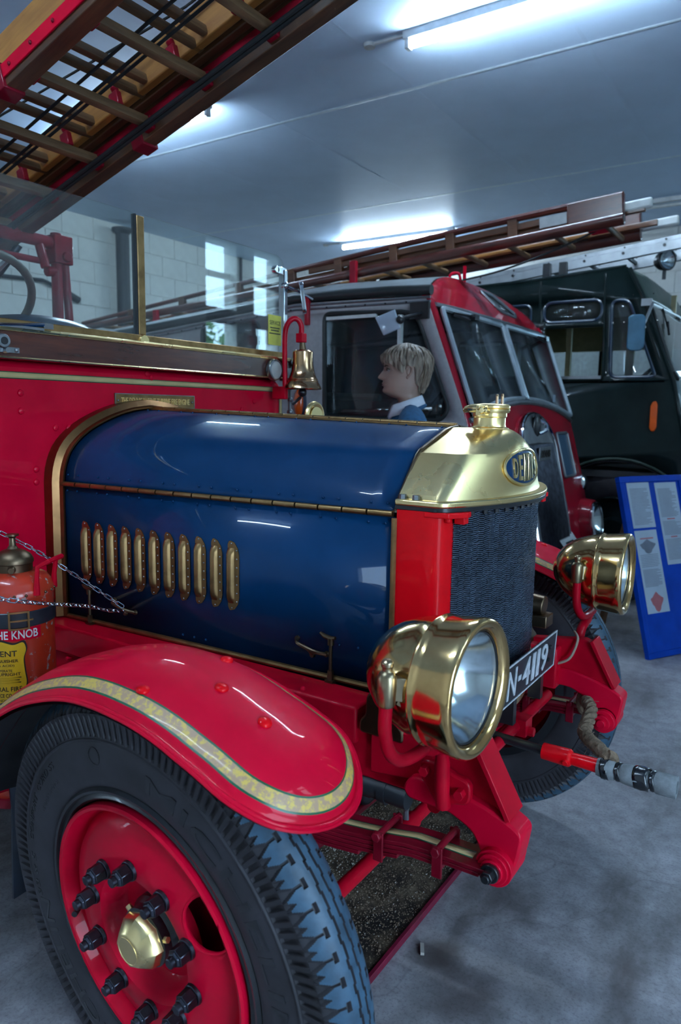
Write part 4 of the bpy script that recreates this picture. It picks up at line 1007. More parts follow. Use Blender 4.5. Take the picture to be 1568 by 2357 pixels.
# ------------------------------------------------------------------ chassis, dumb irons, springs
for s in (-1, 1):
    obj('chassis_rail', G().bx(-3.9, .56, s * .398, s * .342, .628, .748), MT['red_chassis'], eng, bevel=.006)
    gp = [(.40, .748), (.60, .775), (.622, .778), (.642, .772), (.716, .642), (.668, .664), (.60, .678), (.40, .652)]
    gus = obj('gusset', G().prism(gp, 'y', s * .412, s * .380), MT['red_chassis'], eng, bevel=.003)
    obj('front_strap', G().beam((.6445, s * .402, .779), (.7125, s * .402, .656), .070, .011, up=(1, 0, .5)), MT['red_chassis'], gus, bevel=.002)
    for x, z in ((.647, .7217), (.693, .639)): obj('strap_bolt', G().cyl((x, s * .402, z), (x + .0165, s * .402, z + .009), .0078, None, 6), MT['dark_steel'], gus)
    dp = round_poly([(.488, .655), (.50, .635), (.592, .634), (.640, .612), (.660, .578), (.668, .545), (.690, .528), (.716, .540), (.732, .580), (.740, .635), (.716, .650), (.668, .668), (.60, .684), (.505, .684)], .014, 3)
    di = obj('dumb_iron', G().prism(dp, 'y', s * .432, s * .370), MT['red'], eng, bevel=.005)
    for a, b, r, m in ((.370, .446, .036, 'red'), (.440, .452, .030, 'red'), (.450, .459, .022, 'red'), (.457, .468, .018, 'black'), (.466, .482, .0125, 'black'), (.480, .488, .008, 'black'), (.352, .374, .032, 'red'), (.340, .356, .022, 'red'), (.33, .344, .012, 'red')):
        obj('shackle_bolt' if m == 'black' else 'eye_boss', G().cyl((.692, s * a, .562), (.692, s * b, .562), r, None, 6 if .0125 == r else 24), MT[m], di, bevel=.0015)
    # leaf spring
    sp = empty('leaf_spring', (.195, s * .43, .5), eng)
    zt = lambda x: .566 - .30 * max(0, (.56 - x)) * max(0, (.56 - x)) if x > .195 else .566 - .30 * .365 ** 2 + .0 - .0 + .30 * 0
    zt = lambda x: .526 + .30 * (abs(x - .17)) ** 2 if abs(x - .17) < .36 else .526 + .30 * .36 ** 2 + .02 * (abs(x - .17) - .36)
    for k, (xa, xb) in enumerate(((-.36, .692), (-.34, .672), (-.27, .60), (-.18, .50), (-.08, .41))):
        rows = []
        for i in range(25):
            x = xa + (xb - xa) * i / 24; z = zt(x) - k * .0092
            rows.append([(x, s * .470, z), (x, s * .398, z), (x, s * .398, z - .0082), (x, s * .470, z - .0082)])
        g = G().grid(rows, 0, True); g.add(rows[0], [(0, 1, 2, 3)]); g.add(rows[-1], [(3, 2, 1, 0)])
        obj('leaf', g, MT['red_dark'], sp, bevel=.001, seg=1)
    st = []
    for w0, w1, m, dz in ((.444, .426, 'gold_plain', .0012), (.4465, .444, 'green_line', .0012), (.426, .4235, 'green_line', .0012)):
        g = G(); g.grid([[(x_, s * w0, zt(x_) + dz), (x_, s * w1, zt(x_) + dz)] for x_ in [-.3 + .95 * i / 24 for i in range(25)]]); obj('stripe', g, MT[m], sp, solid=.001)
    for x in (.46, .59, -.12):
        z = zt(x)
        g = G().bx(x - .011, x + .011, s * .471, s * .477, z - .046, z + .017).bx(x - .011, x + .011, s * .391, s * .397, z - .046, z + .017).cyl((x, s * .385, z + .011), (x, s * .484, z + .011), .0068, None, 12).cyl((x, s * .477, z + .011), (x, s * .488, z + .011), .0105, None, 6)
        obj('spring_clip', g, MT['red_dark'], sp, bevel=.002)
    obj('u_bolt', G().bx(.13, .21, s * .397, s * .463, .445, .465).tube([(.14, s * .465, .45), (.14, s * .465, .545), (.14, s * .43, .556), (.14, s * .395, .545), (.14, s * .395, .45)], .008, 8).tube([(.2, s * .465, .45), (.2, s * .465, .545), (.2, s * .43, .556), (.2, s * .395, .545), (.2, s * .395, .45)], .008, 8), MT['red_dark'], sp)
ax = G().bx(.155, .235, -.60, .60, .385, .405).bx(.185, .205, -.60, .60, .405, .45).bx(.155, .235, -.60, .60, .45, .468)
for s in (-1, 1): ax.cyl((.195, s * .62, .36), (.195, s * .62, .56), .028, None, 14).cyl((.195, s * .60, .46), (.195, s * .72, .46), .035, .03, 16)
obj('front_axle', ax, MT['red_dark'], eng, bevel=.004)
obj('track_rod', G().cyl((.378, -.62, .415), (.378, .62, .415), .0165, None, 14).cyl((.378, -.24, .415), (.378, -.16, .415), .021, None, 14).cyl((.378, .30, .415), (.378, .38, .415), .021, None, 14).bx(.20, .385, -.64, -.60, .40, .43).bx(.20, .385, .60, .64, .40, .43), MT['red_chassis'], eng)
gn = obj('grease_nipple', G().cyl((.378, -.20, .43), (.378, -.20, .46), .008, .006, 8).sphere((.378, -.20, .463), .008, 8, 6), MT['steel'], eng)
obj('cross_tube', G().cyl((.530, -.37, .598), (.530, .37, .598), .0155, None, 14).bx(.515, .56, .10, .15, .575, .62).cyl((.545, .125, .585), (.575, .125, .585), .012, None, 6), MT['red_chassis'], eng)
obj('cross_member', G().bx(.36, .40, -.342, .342, .645, .74).bx(-.9, -.82, -.342, .342, .63, .74), MT['red_dark'], eng, bevel=.004)
obj('engine_block', G().bx(-.65, .33, -.20, .20, .52, 1.05).bx(-.5, .2, -.14, .14, 1.05, 1.2).bx(-.55, .25, -.17, .17, .40, .53), MT['black'], eng, bevel=.02)
for s in (-1, 1): obj('sill', G().bx(-.76, .362, s * .412, s * .318, .702, .784), MT['red_chassis'], eng, bevel=.006)
obj('apron', G().bx(-.76, .362, -.345, -.338, .55, .72).bx(-.76, .362, .338, .345, .55, .72), MT['red_dark'], eng)
bb = G()
for x, z, r in ((-.545, .665, .014), (-.47, .675, .008), (-.62, .69, .006)): bb.cyl((x, -.398, z), (x, -.412, z), r, r * .9, 6)
obj('rail_bolts', bb, MT['red'], eng)
obj('sill_bolts', G().sphere((-.30, -.40, .785), .007, 8, 5).sphere((.21, -.395, .785), .007, 8, 5), MT['red'], eng)
mb = round_poly([(.372, .735), (.478, .735), (.478, .760), (.462, .775), (.462, .815), (.445, .835), (.405, .835), (.388, .82), (.385, .775), (.372, .762)], .01, 4)
obj('engine_bearer', G().prism(mb, 'y', -.415, -.31).cyl((.455, -.405, .755), (.455, -.405, .775), .011, None, 6), MT['bronze'], eng, bevel=.005)
obj('engine_bearer', G().prism(mb, 'y', .31, .415), MT['bronze'], eng, bevel=.005)
obj('air_hose', G().cyl((.22, -.385, .606), (.48, -.385, .606), .024, None, 18).cyl((.415, -.385, .606), (.432, -.385, .606), .027, None, 18).cyl((.424, -.385, .575), (.424, -.385, .585), .006, None, 8), MT['hose'], eng)
# starting handle wrapped in foam and tape
sh = empty('starting_handle', (.60, 0, .6), eng); sh['label'] = 'starting handle with scarlet socket, grip wrapped in grey foam'
obj('shaft', G().cyl((.38, 0, .614), (.645, 0, .603), .0115, None, 16), MT['black'], sh)
obj('socket', G().cyl((.638, 0, .603), (.702, 0, .6025), .0195, .0215, 20).cyl((.702, 0, .6025), (.708, 0, .6025), .0215, .0165, 20).cyl((.700, 0, .6025), (.800, 0, .602), .0145, .0175, 16).cyl((.698, -.008, .602), (.698, -.026, .598), .0065, None, 10), MT['red_bright'], sh, bevel=.001)
fo = G(); secs = [(.766, .024), (.79, .031), (.805, .026), (.812, .020), (.825, .029), (.845, .0315), (.868, .030), (.88, .024), (.884, .0215), (.896, .029), (.915, .0315), (.931, .032), (.936, .030), (.936, .018), (.915, .017)]
rows = []
for k, (x, r) in enumerate(secs): rows.append([(x, (.8 * r * (1 + .06 * math.sin(3 * a + k))) * math.cos(a), .601 + (.8 * r * (1 + .06 * math.sin(2 * a + k * 2))) * math.sin(a)) for a in [2 * math.pi * q / 24 for q in range(24)]])
fo.grid(rows, 0, True); obj('foam_grip', fo, MT['foam'], sh, sharp=50)
for x0, x1, r in ((.808, .818, .0200), (.848, .878, .0262), (.882, .892, .0215), (.776, .792, .0248)):
    rows = []
    for k in range(5):
        x = x0 + (x1 - x0) * k / 4; rows.append([(x + .003 * math.sin(2 * a), (r + .001 * math.sin(5 * a + k)) * math.cos(a), .601 + (r + .0012 * math.sin(4 * a + 2 * k)) * math.sin(a)) for a in [2 * math.pi * q / 22 for q in range(22)]])
    obj('tape_band', G().grid(rows, 0, True), MT['tape'], sh, solid=.0015)
obj('lamp_cable', G().tube(smooth_path([(.588, .402, .79), (.606, .374, .780), (.600, .366, .745), (.586, .361, .718), (.556, .358, .700), (.535, .352, .690)], 5), .0038, 7), plain('beige_cable', (.34, .26, .20), .7), eng)
obj('dynamo', G().cyl((.46, .255, .895), (.545, .255, .890), .030, .027, 18).bx(.50, .56, .225, .285, .835, .868).cyl((.535, .255, .868), (.535, .255, .876), .008, None, 6), MT['bronze'], eng, bevel=.003)
# ------------------------------------------------------------------ scuttle, windscreen, cab of the vintage engine
XS = -.75
scp = rounded(-.755, .755, .72, 1.532, [.02, .07, .07, .02], 6)
scut = obj('scuttle', G().prism(scp, 'x', XS, -1.30), MT['red'], eng, bevel=.02, seg=3)
def strip(name, z, w, m, dx, par):
    """stripe following the top of the scuttle front"""
    pts = []
    r = .05
    pts = [(-.735, .9), (-.735, z - r)] + [(-.735 + r - r * math.cos(R(a)), z - r + r * math.sin(R(a))) for a in range(10, 90, 16)] + [(-.735 + r, z), (.735 - r, z)] + [(.735 - r + r * math.sin(R(a)), z - r + r * math.cos(R(a))) for a in range(10, 90, 16)] + [(.735, z - r), (.735, .9)]
    g = G(); a_, b_ = [], []
    for i, p in enumerate(pts):
        q0, q1 = Vector(pts[max(0, i - 1)]), Vector(pts[min(len(pts) - 1, i + 1)]); d = (q1 - q0).normalized(); n = Vector((-d.y, d.x))
        a_.append((XS + dx, p[0] + n.x * w[0], p[1] + n.y * w[0])); b_.append((XS + dx, p[0] + n.x * w[1], p[1] + n.y * w[1]))
    g.grid([a_, b_]); return obj(name, g, MT[m], par, solid=.0012)
strip('gold_stripe', 1.4905, (-.0075, .0075), 'gold_plain', .0012, scut)
strip('green_line', 1.4905, (.0075, .0098), 'green_line', .0012, scut); strip('green_line', 1.4905, (-.0098, -.0075), 'green_line', .0012, scut)
for y, z in ((.025, 1.518), (.043, 1.506), (-.435, 1.442), (-.436, 1.392), (-.396, 1.226), (-.397, 1.189), (-.327, 1.344), (-.283, 1.343), (.569, 1.439), (.497, 1.408), (.678, 1.515), (-.60, 1.45), (-.60, 1.25)):
    obj('rivet', G().lathe([(.010, 0), (.009, .004), (.005, .0065), (0, .007)], 10, Matrix.Translation((XS, y, z)) @ Matrix.Rotation(R(90), 4, 'Y')), MT['red'], scut)
pn = obj('maker_plate', G().bx(XS - .001, XS + .004, -.112, .238, 1.406, 1.452), MT['brass_dull'], scut, bevel=.001); pn['label'] = 'brass plate lettered THE DENNIS PATENT TURBINE FIRE ENGINE'
v, f = fit_text('THE DENNIS PATENT TURBINE FIRE ENGINE', .300, .020, .0016, .01)
tg = G().add([(XS + .004 + z, .063 + x, 1.429 + y) for x, y, z in v], f)
obj('plate_letters', tg, MT['brass'], pn, recalc=False)
fr = G()
for y0, y1, z0, z1 in ((-.112, .238, 1.4495, 1.452), (-.112, .238, 1.406, 1.4085), (-.112, -.1095, 1.406, 1.452), (.2355, .238, 1.406, 1.452)): fr.bx(XS + .004, XS + .0058, y0, y1, z0, z1)
for y in (-.10, .226, .063): fr.sphere((XS + .005, y, 1.429), .004, 8, 5)
obj('plate_border', fr, MT['steel'], pn)
obj('mahogany_rail', G().bx(-.80, -.690, -.757, .720, 1.531, 1.606), MT['mahogany'], eng, bevel=.004)
wsn = empty('windscreen', (-.74, 0, 1.6), eng)
obj('sill_strip', G().bx(-.79, -.686, -.757, .722, 1.604, 1.6145).tube([(-.689, -.757, 1.6095), (-.689, .722, 1.6095)], .006, 8).tube([(-.691, -.757, 1.534), (-.691, .722, 1.534)], .003, 6), MT['brass'], wsn)
obj('bottom_rail', G().bx(-.755, -.727, -.757, .745, 1.614, 1.640), MT['brass_dull'], wsn, bevel=.003)
obj('centre_post', G().bx(-.751, -.731, -.020, .010, 1.64, 2.010), MT['brass_dull'], wsn, bevel=.003)
obj('centre_post_edge', G().bx(-.749, -.733, -.028, -.021, 1.64, 2.012), MT['black'], wsn)
obj('catch_disc', G().cyl((-.727, -.005, 1.622), (-.721, -.005, 1.622), .019, .017, 20), MT['brass'], wsn)
obj('side_post', G().bx(-.756, -.726, .728, .752, 1.60, 1.965), MT['chrome'], wsn, bevel=.004)
obj('side_post', G().bx(-.756, -.726, -.757, -.733, 1.60, 1.965), MT['chrome'], wsn, bevel=.004)
obj('pane', G().prism(rounded(.010, .745, 1.640, 2.016, [.002, .055, .002, .002], 5), 'x', -.744, -.738), MT['glass'], wsn)
obj('pane', G().prism(rounded(-.745, -.028, 1.640, 2.016, [.002, .002, .055, .002], 5), 'x', -.744, -.738), MT['glass'], wsn)
obj('pane_clip', G().bx(-.752, -.730, .690, .752, 1.945, 1.975).cyl((-.752, .690, 1.96), (-.730, .690, 1.96), .015, None, 14), MT['chrome'], wsn, bevel=.003)
stk = obj('sticker', G().bx(-.737, -.736, .640, .722, 1.665, 1.782), MT['sticker'], wsn); stk['label'] = 'yellow service sticker inside the glass'
tg = G()
for z, w in ((1.732, .06), (1.722, .05), (1.710, .07)): tg.bx(-.7358, -.7352, .681 - w / 2, .681 + w / 2, z - .002, z + .002)
for t_, z, w, h, mt in (('SERVICE', 1.752, .066, .016, 0),):
    v, f = fit_text(t_, w, h, 0, .01); tg.add([(-.7355, .681 + x, z + y) for x, y, _ in v], f)
obj('sticker_print', tg, MT['ink'], stk, recalc=False)
wp = G().tube([(-.684, -.60, 1.609), (-.684, -.46, 1.622), (-.684, -.40, 1.628)], [.005, .005, .007], 8).bx(-.692, -.678, -.402, -.372, 1.618, 1.633).bx(-.69, -.68, -.60, -.40, 1.612, 1.619)
obj('wiper', wp, MT['chrome'], wsn)
obj('grommet', G().cyl((-.690, -.522, 1.575), (-.676, -.522, 1.575), .020, .018, 20), MT['steel'], wsn, bevel=.002); obj('grommet_hole', G().cyl((-.678, -.522, 1.575), (-.6745, -.522, 1.575), .010, None, 16), MT['black'], wsn)
obj('cable_clip', G().bx(-.690, -.684, -.56, -.475, 1.546, 1.560).sphere((-.683, -.485, 1.553), .006, 10, 6).sphere((-.683, -.55, 1.553), .006, 10, 6).cyl((-.69, -.515, 1.551), (-.672, -.515, 1.551), .009, .007, 12), MT['steel'], wsn)
# side lamp and fittings at the far end of the rail
sl_o = empty('side_lamp', (-.69, .60, 1.56), eng)
A = Matrix.Translation((-.690, .607, 1.562)) @ Matrix.Rotation(R(90), 4, 'Y')
obj('shell', G().lathe([(.0, .0), (.040, .002), (.043, .012), (.040, .022), (.034, .024)], 28, A), MT['steel'], sl_o); obj('lens', G().lathe([(.034, .022), (.020, .027), (0, .029)], 24, A), plain('frosted_lens', (.38, .37, .35), .3), sl_o)
obj('post_bracket', G().bx(-.72, -.685, .690, .730, 1.525, 1.575).cyl((-.70, .735, 1.60), (-.68, .735, 1.60), .018, .016, 14).tube([(-.70, .72, 1.60), (-.68, .76, 1.605), (-.672, .80, 1.585)], [.010, .010, .004], 8).cyl((-.70, .735, 1.40), (-.70, .735, 1.60), .007, None, 8).sphere((-.70, .737, 1.45), .012, 10, 6).sphere((-.70, .737, 1.40), .014, 10, 6), MT['steel'], eng)
# driving mirror on its arm
mi_ = empty('driving_mirror', (-.72, .74, 1.90), eng)
obj('arm', G().cyl((-.735, .745, 1.905), (-.70, .80, 1.885), .006, None, 8).cyl((-.70, .80, 1.885), (-.672, .85, 1.862), .005, None, 8).sphere((-.735, .742, 1.905), .018, 12, 8), MT['chrome'], mi_)
Mm = Matrix.Translation((-.69, .805, 1.862)) @ Matrix.Rotation(R(-52), 4, 'Z') @ Matrix.Rotation(R(8), 4, 'X')
obj('mirror_glass', G().prism(rounded(-.030, .030, -.062, .062, .016, 4), 'y', -.008, .008), MT['chrome'], mi_, Mm, bevel=.003)
# bell on its swan neck
be = empty('bell', (-.65, .70, 1.5), eng); be['label'] = 'bronze bell hanging from a red swan neck bracket'
bx0, by0 = -.618, .700
obj('swan_neck', G().tube(smooth_path([(-.665, .660, 1.45), (-.665, .655, 1.60), (-.664, .655, 1.70), (-.655, .660, 1.742), (-.640, .675, 1.762), (-.626, .690, 1.758), (bx0, by0, 1.735), (bx0, by0, 1.70)], 5), .0105, 10).bx(bx0 - .016, bx0 + .016, by0 - .016, by0 + .016, 1.672, 1.708).bx(-.72, -.655, .645, .665, 1.45, 1.50), MT['red_chassis'], be, bevel=.003)
Tb = Matrix.Translation((bx0 + .004, by0 + .006, 1.49))
obj('bell_body', G().lathe([(.074, 0), (.0755, .003), (.0735, .010), (.066, .024), (.062, .030), (.0625, .034), (.059, .037), (.0595, .041), (.055, .046), (.047, .070), (.042, .098), (.0405, .128), (.041, .146), (.036, .152), (.020, .155), (0, .156), ], 48, Tb).lathe([(.074, 0), (.070, .002), (.055, .03), (.040, .08), (.036, .14), (0, .145)], 40, Tb), MT['bell'], be, sharp=40)
obj('crown', G().cyl((bx0 + .004, by0 + .006, 1.645), (bx0 + .002, by0 + .003, 1.680), .014, .010, 14), MT['bronze'], be)
obj('clapper', G().cyl((bx0 + .004, by0 + .006, 1.46), (bx0 + .004, by0 + .006, 1.60), .005, None, 8).sphere((bx0 + .004, by0 + .006, 1.478), .018, 12, 8).tube([(bx0, by0, 1.46), (bx0 - .02, by0 - .01, 1.44), (bx0 - .03, by0 - .015, 1.43)], .006, 8), MT['black'], be)
# steering wheel, dash and bench behind the glass
sw = empty('steering_wheel', (-1.1, -.40, 1.2), eng)
Ms = Matrix.Translation((-1.12, -.415, 1.70)) @ Matrix.Rotation(R(-38), 4, 'Y')
obj('rim', G().tube([(.245 * math.cos(2 * math.pi * k / 48), .245 * math.sin(2 * math.pi * k / 48), 0) for k in range(48)], .013, 10, closed=True), plain('worn_rim', (.10, .085, .07), .5), sw, Ms)
sg = G()
for k in range(4): a = R(20 + 90 * k); sg.tube([(.03 * math.cos(a), .03 * math.sin(a), -.02), (.24 * math.cos(a), .24 * math.sin(a), 0)], [.012, .008], 8)
obj('spokes', sg.cyl((0, 0, -.04), (0, 0, .01), .035, None, 16), MT['steel'], sw, Ms); obj('column', G().cyl((0, 0, -.30), (0, 0, -.03), .022, None, 12), MT['black'], sw, Ms)
ds = smooth_path([(-.62, 1.60, 0), (-.40, 1.66, 0), (-.2, 1.695, 0), (-.07, 1.70, 0), (.06, 1.685, 0), (.16, 1.64, 0), (.22, 1.58, 0)], 5)
gg = G(); gg.grid([[(-1.16, p.x, p.y) for p in ds], [(-1.10, p.x, p.y + .01) for p in ds], [(-1.05, p.x, p.y - .02) for p in ds], [(-1.04, p.x, 1.35) for p in ds], [(-1.16, p.x, 1.35) for p in ds]], 0, False, True)
obj('seat_back', gg, MT['navy'], eng, sharp=60)
obj('hose_reel', G().cyl((-1.45, -.40, 1.62), (-1.38, -.40, 1.62), .22, None, 40).cyl((-1.47, -.40, 1.62), (-1.36, -.40, 1.62), .06, None, 20), MT['navy'], eng, bevel=.02)
obj('bench', G().bx(-2.0, -1.35, -.72, .72, .80, 1.15), MT['navy'], eng, bevel=.04); obj('bench_box', G().bx(-2.0, -1.30, -.74, .74, .74, .82), MT['red'], eng, bevel=.01)
obj('body', G().bx(-3.9, -1.98, -.80, .80, .75, 1.30), MT['red'], eng, bevel=.03); obj('cab_floor', G().bx(-2.0, -.80, -.75, .75, .72, .76), MT['black'], eng)
obj('running_board', G().bx(-2.6, -.50, -.93, -.42, .40, .43), MT['black'], eng, bevel=.01); obj('running_board', G().bx(-2.6, -.50, .42, .93, .40, .43), MT['black'], eng, bevel=.01)
for s in (-1, 1):
    obj('board_bracket', G().bx(-.75, -.70, s * .80, s * .34, .36, .66).bx(-2.4, -2.35, s * .80, s * .34, .36, .66), MT['red_dark'], eng)
    g = G().grid([[(-.445, s * .60, .20), (-.445, s * .715, .195)], [(-.42, s * .60, .45), (-.42, s * .722, .45)], [(-.405, s * .60, .72), (-.405, s * .745, .72)]]); obj('splash_guard', g, MT['navy'], eng, solid=.008)
# ladder gantry
ga = G()
xg = -1.75
ga.cyl((xg, .405, 1.15), (xg, .415, 2.16), .024, None, 14).cyl((xg, .505, 1.15), (xg, .452, 2.10), .018, None, 12).bx(xg - .035, xg + .035, .385, .475, 2.03, 2.15).cyl((xg - .05, .44, 2.06), (xg + .05, .44, 2.06), .022, None, 12)
ga.cyl((xg, -.405, 1.15), (xg, -.415, 2.16), .024, None, 14).cyl((xg, -.505, 1.15), (xg, -.452, 2.10), .018, None, 12).bx(xg - .035, xg + .035, -.475, -.385, 2.03, 2.15)
ga.cyl((xg, -.42, 2.115), (xg, .40, 2.115), .026, None, 14).cyl((xg, -.42, 2.03), (xg, .36, 2.03), .014, None, 10).cyl((xg, .33, 2.10), (xg + .02, .345, 2.0), .02, None, 10).cyl((xg, .36, 1.99), (xg, .42, 2.0), .022, None, 10)
obj('ladder_gantry', ga, MT['gantry'], eng, bevel=.004)
obj('gantry_stay', G().cyl((xg - .10, .30, 2.10), (xg - .35, .05, 1.60), .017, None, 10).cyl((xg - .10, -.30, 2.10), (xg - .35, -.05, 1.60), .017, None, 10), MT['dark_steel'], eng)
obj('bonnet_ring', G().tube([(-.335 + .0 * k, .40 + .045 * math.cos(R(a)), 1.385 + .045 * math.sin(R(a))) for k, a in enumerate(range(-10, 191, 12))], .009, 8).cyl((-.345, .40, 1.385), (-.325, .40, 1.385), .035, None, 20), MT['brass'], eng)

# ================================================================== escape ladder on top
lad = empty('escape_ladder', M=Matrix.Translation((-.11, 0, 2.598)) @ Matrix.Rotation(-math.atan(.29), 4, 'Y'))
tag(lad, 'big wooden escape ladder with red fittings slanting over the vintage engine', 'ladder')
# local frame: X along the ladder (up to the front), Y across, Z normal; z = 0 is the under side of the main rails
xa, xb = -4.6, 1.9
for s in (-1, 1):
    rl = obj('main_rail', G().bx(xa, xb, s * .290, s * .238, .030, .150), MT['wood_light'] if s < 0 else MT['wood_dark'], lad, local=True, bevel=.006)
    obj('rail_shoe', G().bx(xa, xb, s * .290, s * .232, .0, .0295), MT['wood_dark'], rl, local=False, M=wm(lad), bevel=.003)
    obj('iron_strip', G().bx(xa, xb, s * .2965, s * .2905, .022, .062), MT['red_dark'] if s > 0 else MT['red'], rl, M=wm(lad), bevel=.002)
    obj('iron_strip', G().bx(xa, xb, s * .237, s * .231, .060, .085), MT['gantry'], rl, M=wm(lad), bevel=.002)
    rv = G()
    k = xa
    while k < xb: rv.sphere((k, s * .297, .042), .006, 8, 5); k += .11
    obj('rivets', rv, MT['red_dark'], rl, M=wm(lad))
    for x in (-.93, -2.1, .35): obj('clamp', G().bx(x - .03, x + .03, s * .301, s * .228, -.008, .070), MT['red_dark'], rl, M=wm(lad), bevel=.004)
    r2 = obj('middle_rail', G().bx(xa + .2, xb - .2, s * .228, s * .196, .092, .165), MT['wood_dark'], lad, local=True, bevel=.004)
    r3 = obj('upper_rail', G().bx(xa + .3, xb - .3, s * .192, s * .160, .105, .215), MT['wood_light'], lad, local=True, bevel=.005)
    for x in (-.62 + .29 * k for k in range(-10, 8)):
        if xa + .4 < x < xb - .4:
            obj('rung_socket', G().bx(x - .022, x + .022, s * .162, s * .138, .098, .15).cyl((x, s * .165, .15), (x, s * .150, .175), .014, None, 10), MT['gantry'], r3, M=wm(lad), bevel=.004)
# the rungs of the three sections
ra = rb = rc = None
sp_ = .2885
for k in range(-14, 7):
    x = -.565 + sp_ * k
    if not (xa + .1 < x < xb - .1): continue
    for (dx, z, hw, h, w, which) in ((0, .040, .24, .034, .030, 0), (.03, .118, .20, .026, .026, 1), (.085, .128, .165, .030, .026, 2)):
        T = Matrix.Translation((x + dx, 0, z))
        src = (ra, rb, rc)[which]
        if src is None:
            src = obj('rung', G().prism(round_poly([(-w / 2, -h / 2), (w / 2, -h / 2), (w / 2, h / 2), (-w / 2, h / 2)], .006, 2), 'y', -hw, hw), MT['wood_rung'], lad, T, local=True)
            if which == 0: ra = src
            elif which == 1: rb = src
            else: rc = src
        else: c = src.copy(); col.objects.link(c); c.parent = lad; c.matrix_basis = T
    for s in (-1, 1): obj('rung_bracket', G().bx(x - .022, x + .022, s * .238, s * .214, .012, .060), MT['gantry'], lad, Matrix.Identity(4), local=True, bevel=.006)
for y, z, r in ((-.030, .10, .0055), (.018, .085, .0055), (.040, .085, .0055), (.185, .015, .0075), (.200, .010, .0065)):
    obj('hauling_cable', G().tube([(xa + .3, y, z), (-1.5, y, z - .004), (0, y, z), (xb - .3, y, z)], r, 7), MT['rope_black'], lad, local=True)
obj('thin_line', G().tube([(-2.4, -.10, .19), (-1.4, -.06, .20), (-.5, .12, .20), (.4, .17, .20)], .004, 6), MT['rope_black'], lad, local=True)
obj('head_iron', G().bx(xb - .06, xb, -.29, .29, .02, .06), MT['red_dark'], lad, local=True, bevel=.004); obj('foot_iron', G().bx(xa, xa + .06, -.29, .29, .02, .06), MT['red_dark'], lad, local=True, bevel=.004)
obj('side_knob', G().cyl((-1.02, -.30, .11), (-1.02, -.33, .11), .03, .025, 12).bx(-1.08, -.96, -.312, -.29, .10, .16), MT['red'], lad, local=True, bevel=.004)
# ================================================================== extinguisher, chain, rope, drip tray
ex_ = empty('fire_extinguisher', (-.505, -.633, .43)); tag(ex_, 'chipped orange red soda acid extinguisher with yellow shield label by the scuttle', 'extinguisher')
TE = Matrix.Translation((-.505, -.633, 0)); re_ = .09
obj('cylinder', G().lathe([(0, .432), (.082, .432), (.088, .44), (re_, .45), (re_, .948), (.0915, .949), (.0915, .965), (.0895, .967), (.086, .980), (.076, .993), (.060, 1.001), (.044, 1.004)], 48, TE), MT['ext_red'], ex_, sharp=50)
obj('brass_head', G().lathe([(.044, 1.002), (.0445, 1.022), (.047, 1.024), (.047, 1.032), (.040, 1.044), (.026, 1.053), (.013, 1.058), (.011, 1.062), (.008, 1.066), (.007, 1.084), (.010, 1.088), (.0155, 1.090), (.0155, 1.094), (0, 1.096)], 32, TE).cyl((-.505 + .040, -.633 - .03, 1.014), (-.505 + .050, -.633 - .038, 1.014), .010, .007, 12), MT['bronze'], ex_)
hd = lambda th, r, z: (-.505 + r * math.cos(R(th)), -.633 + r * math.sin(R(th)), z)
obj('carrying_handle', G().tube([hd(0, .091, .955), hd(0, .094, .99), hd(0, .098, 1.024), hd(10, .115, 1.036), hd(40, .115, 1.038), hd(52, .098, 1.026), hd(55, .093, .99), hd(58, .091, .955)], [.009, .006, .006, .0065, .0065, .006, .006, .009], 8), MT['red_chassis'], ex_)
rv = G()
for k in range(22): a = 360 * k / 22; rv.sphere(hd(a, .0918, .957), .0038, 8, 5)
obj('rivets', rv, MT['bronze'], ex_)
obj('strap', G().lathe([(.0915, .880), (.0935, .882), (.0935, .916), (.0915, .918)], 48, TE), MT['strap'], ex_)
def on_cyl(g, poly_v, poly_f, th0, zc, r):
    g.add([hd(th0 + math.degrees(x / re_), r + z, zc + y) for x, y, z in poly_v], poly_f)
bk_ = G()
for x0, x1, y0, y1 in ((-.020, .020, .018, .022), (-.020, .020, -.022, -.018), (-.022, -.018, -.022, .022), (.018, .022, -.022, .022), (-.02, .03, -.002, .002)):
    v = [(x0 + (x1 - x0) * i / 6, y, z) for z in (.0045, .008) for y in (y0, y1) for i in range(7)]; f = []
    for i in range(6):
        f += [(i, i + 1, i + 8, i + 7), (14 + i, 15 + i, 22 + i, 21 + i), (i, i + 1, 15 + i, 14 + i), (7 + i, 8 + i, 22 + i, 21 + i)]
    on_cyl(bk_, v, f, -28, .899, re_)
obj('buckle', bk_, MT['brass_dull'], ex_)
tg = G(); v, f = sheet([(-.098 + .0065 * k, -.015) for k in range(31)] + [(.097 - .0065 * k, .015) for k in range(31)], maxlen=.02); on_cyl(tg, [(x, y, 0) for x, y in v], f, -57, .864, re_ + .0004)
obj('red_band', tg, MT['red'], ex_)
v, f = fit_text('STRIKE THE KNOB', .180, .021, 0, .015); tg = G(); on_cyl(tg, [(x, y, 0) for x, y, z in v], f, -58, .864, re_ + .0010); obj('band_lettering', tg, MT['white'], ex_, recalc=False)
sh_ = [(-.052, .082), (-.030, .074), (0, .085), (.030, .074), (.052, .082), (.058, .062), (.050, .040), (.052, .010), (.056, -.020), (.048, -.050), (.026, -.072), (0, -.085), (-.026, -.072), (-.048, -.050), (-.056, -.020), (-.052, .010), (-.050, .040), (-.058, .062)]
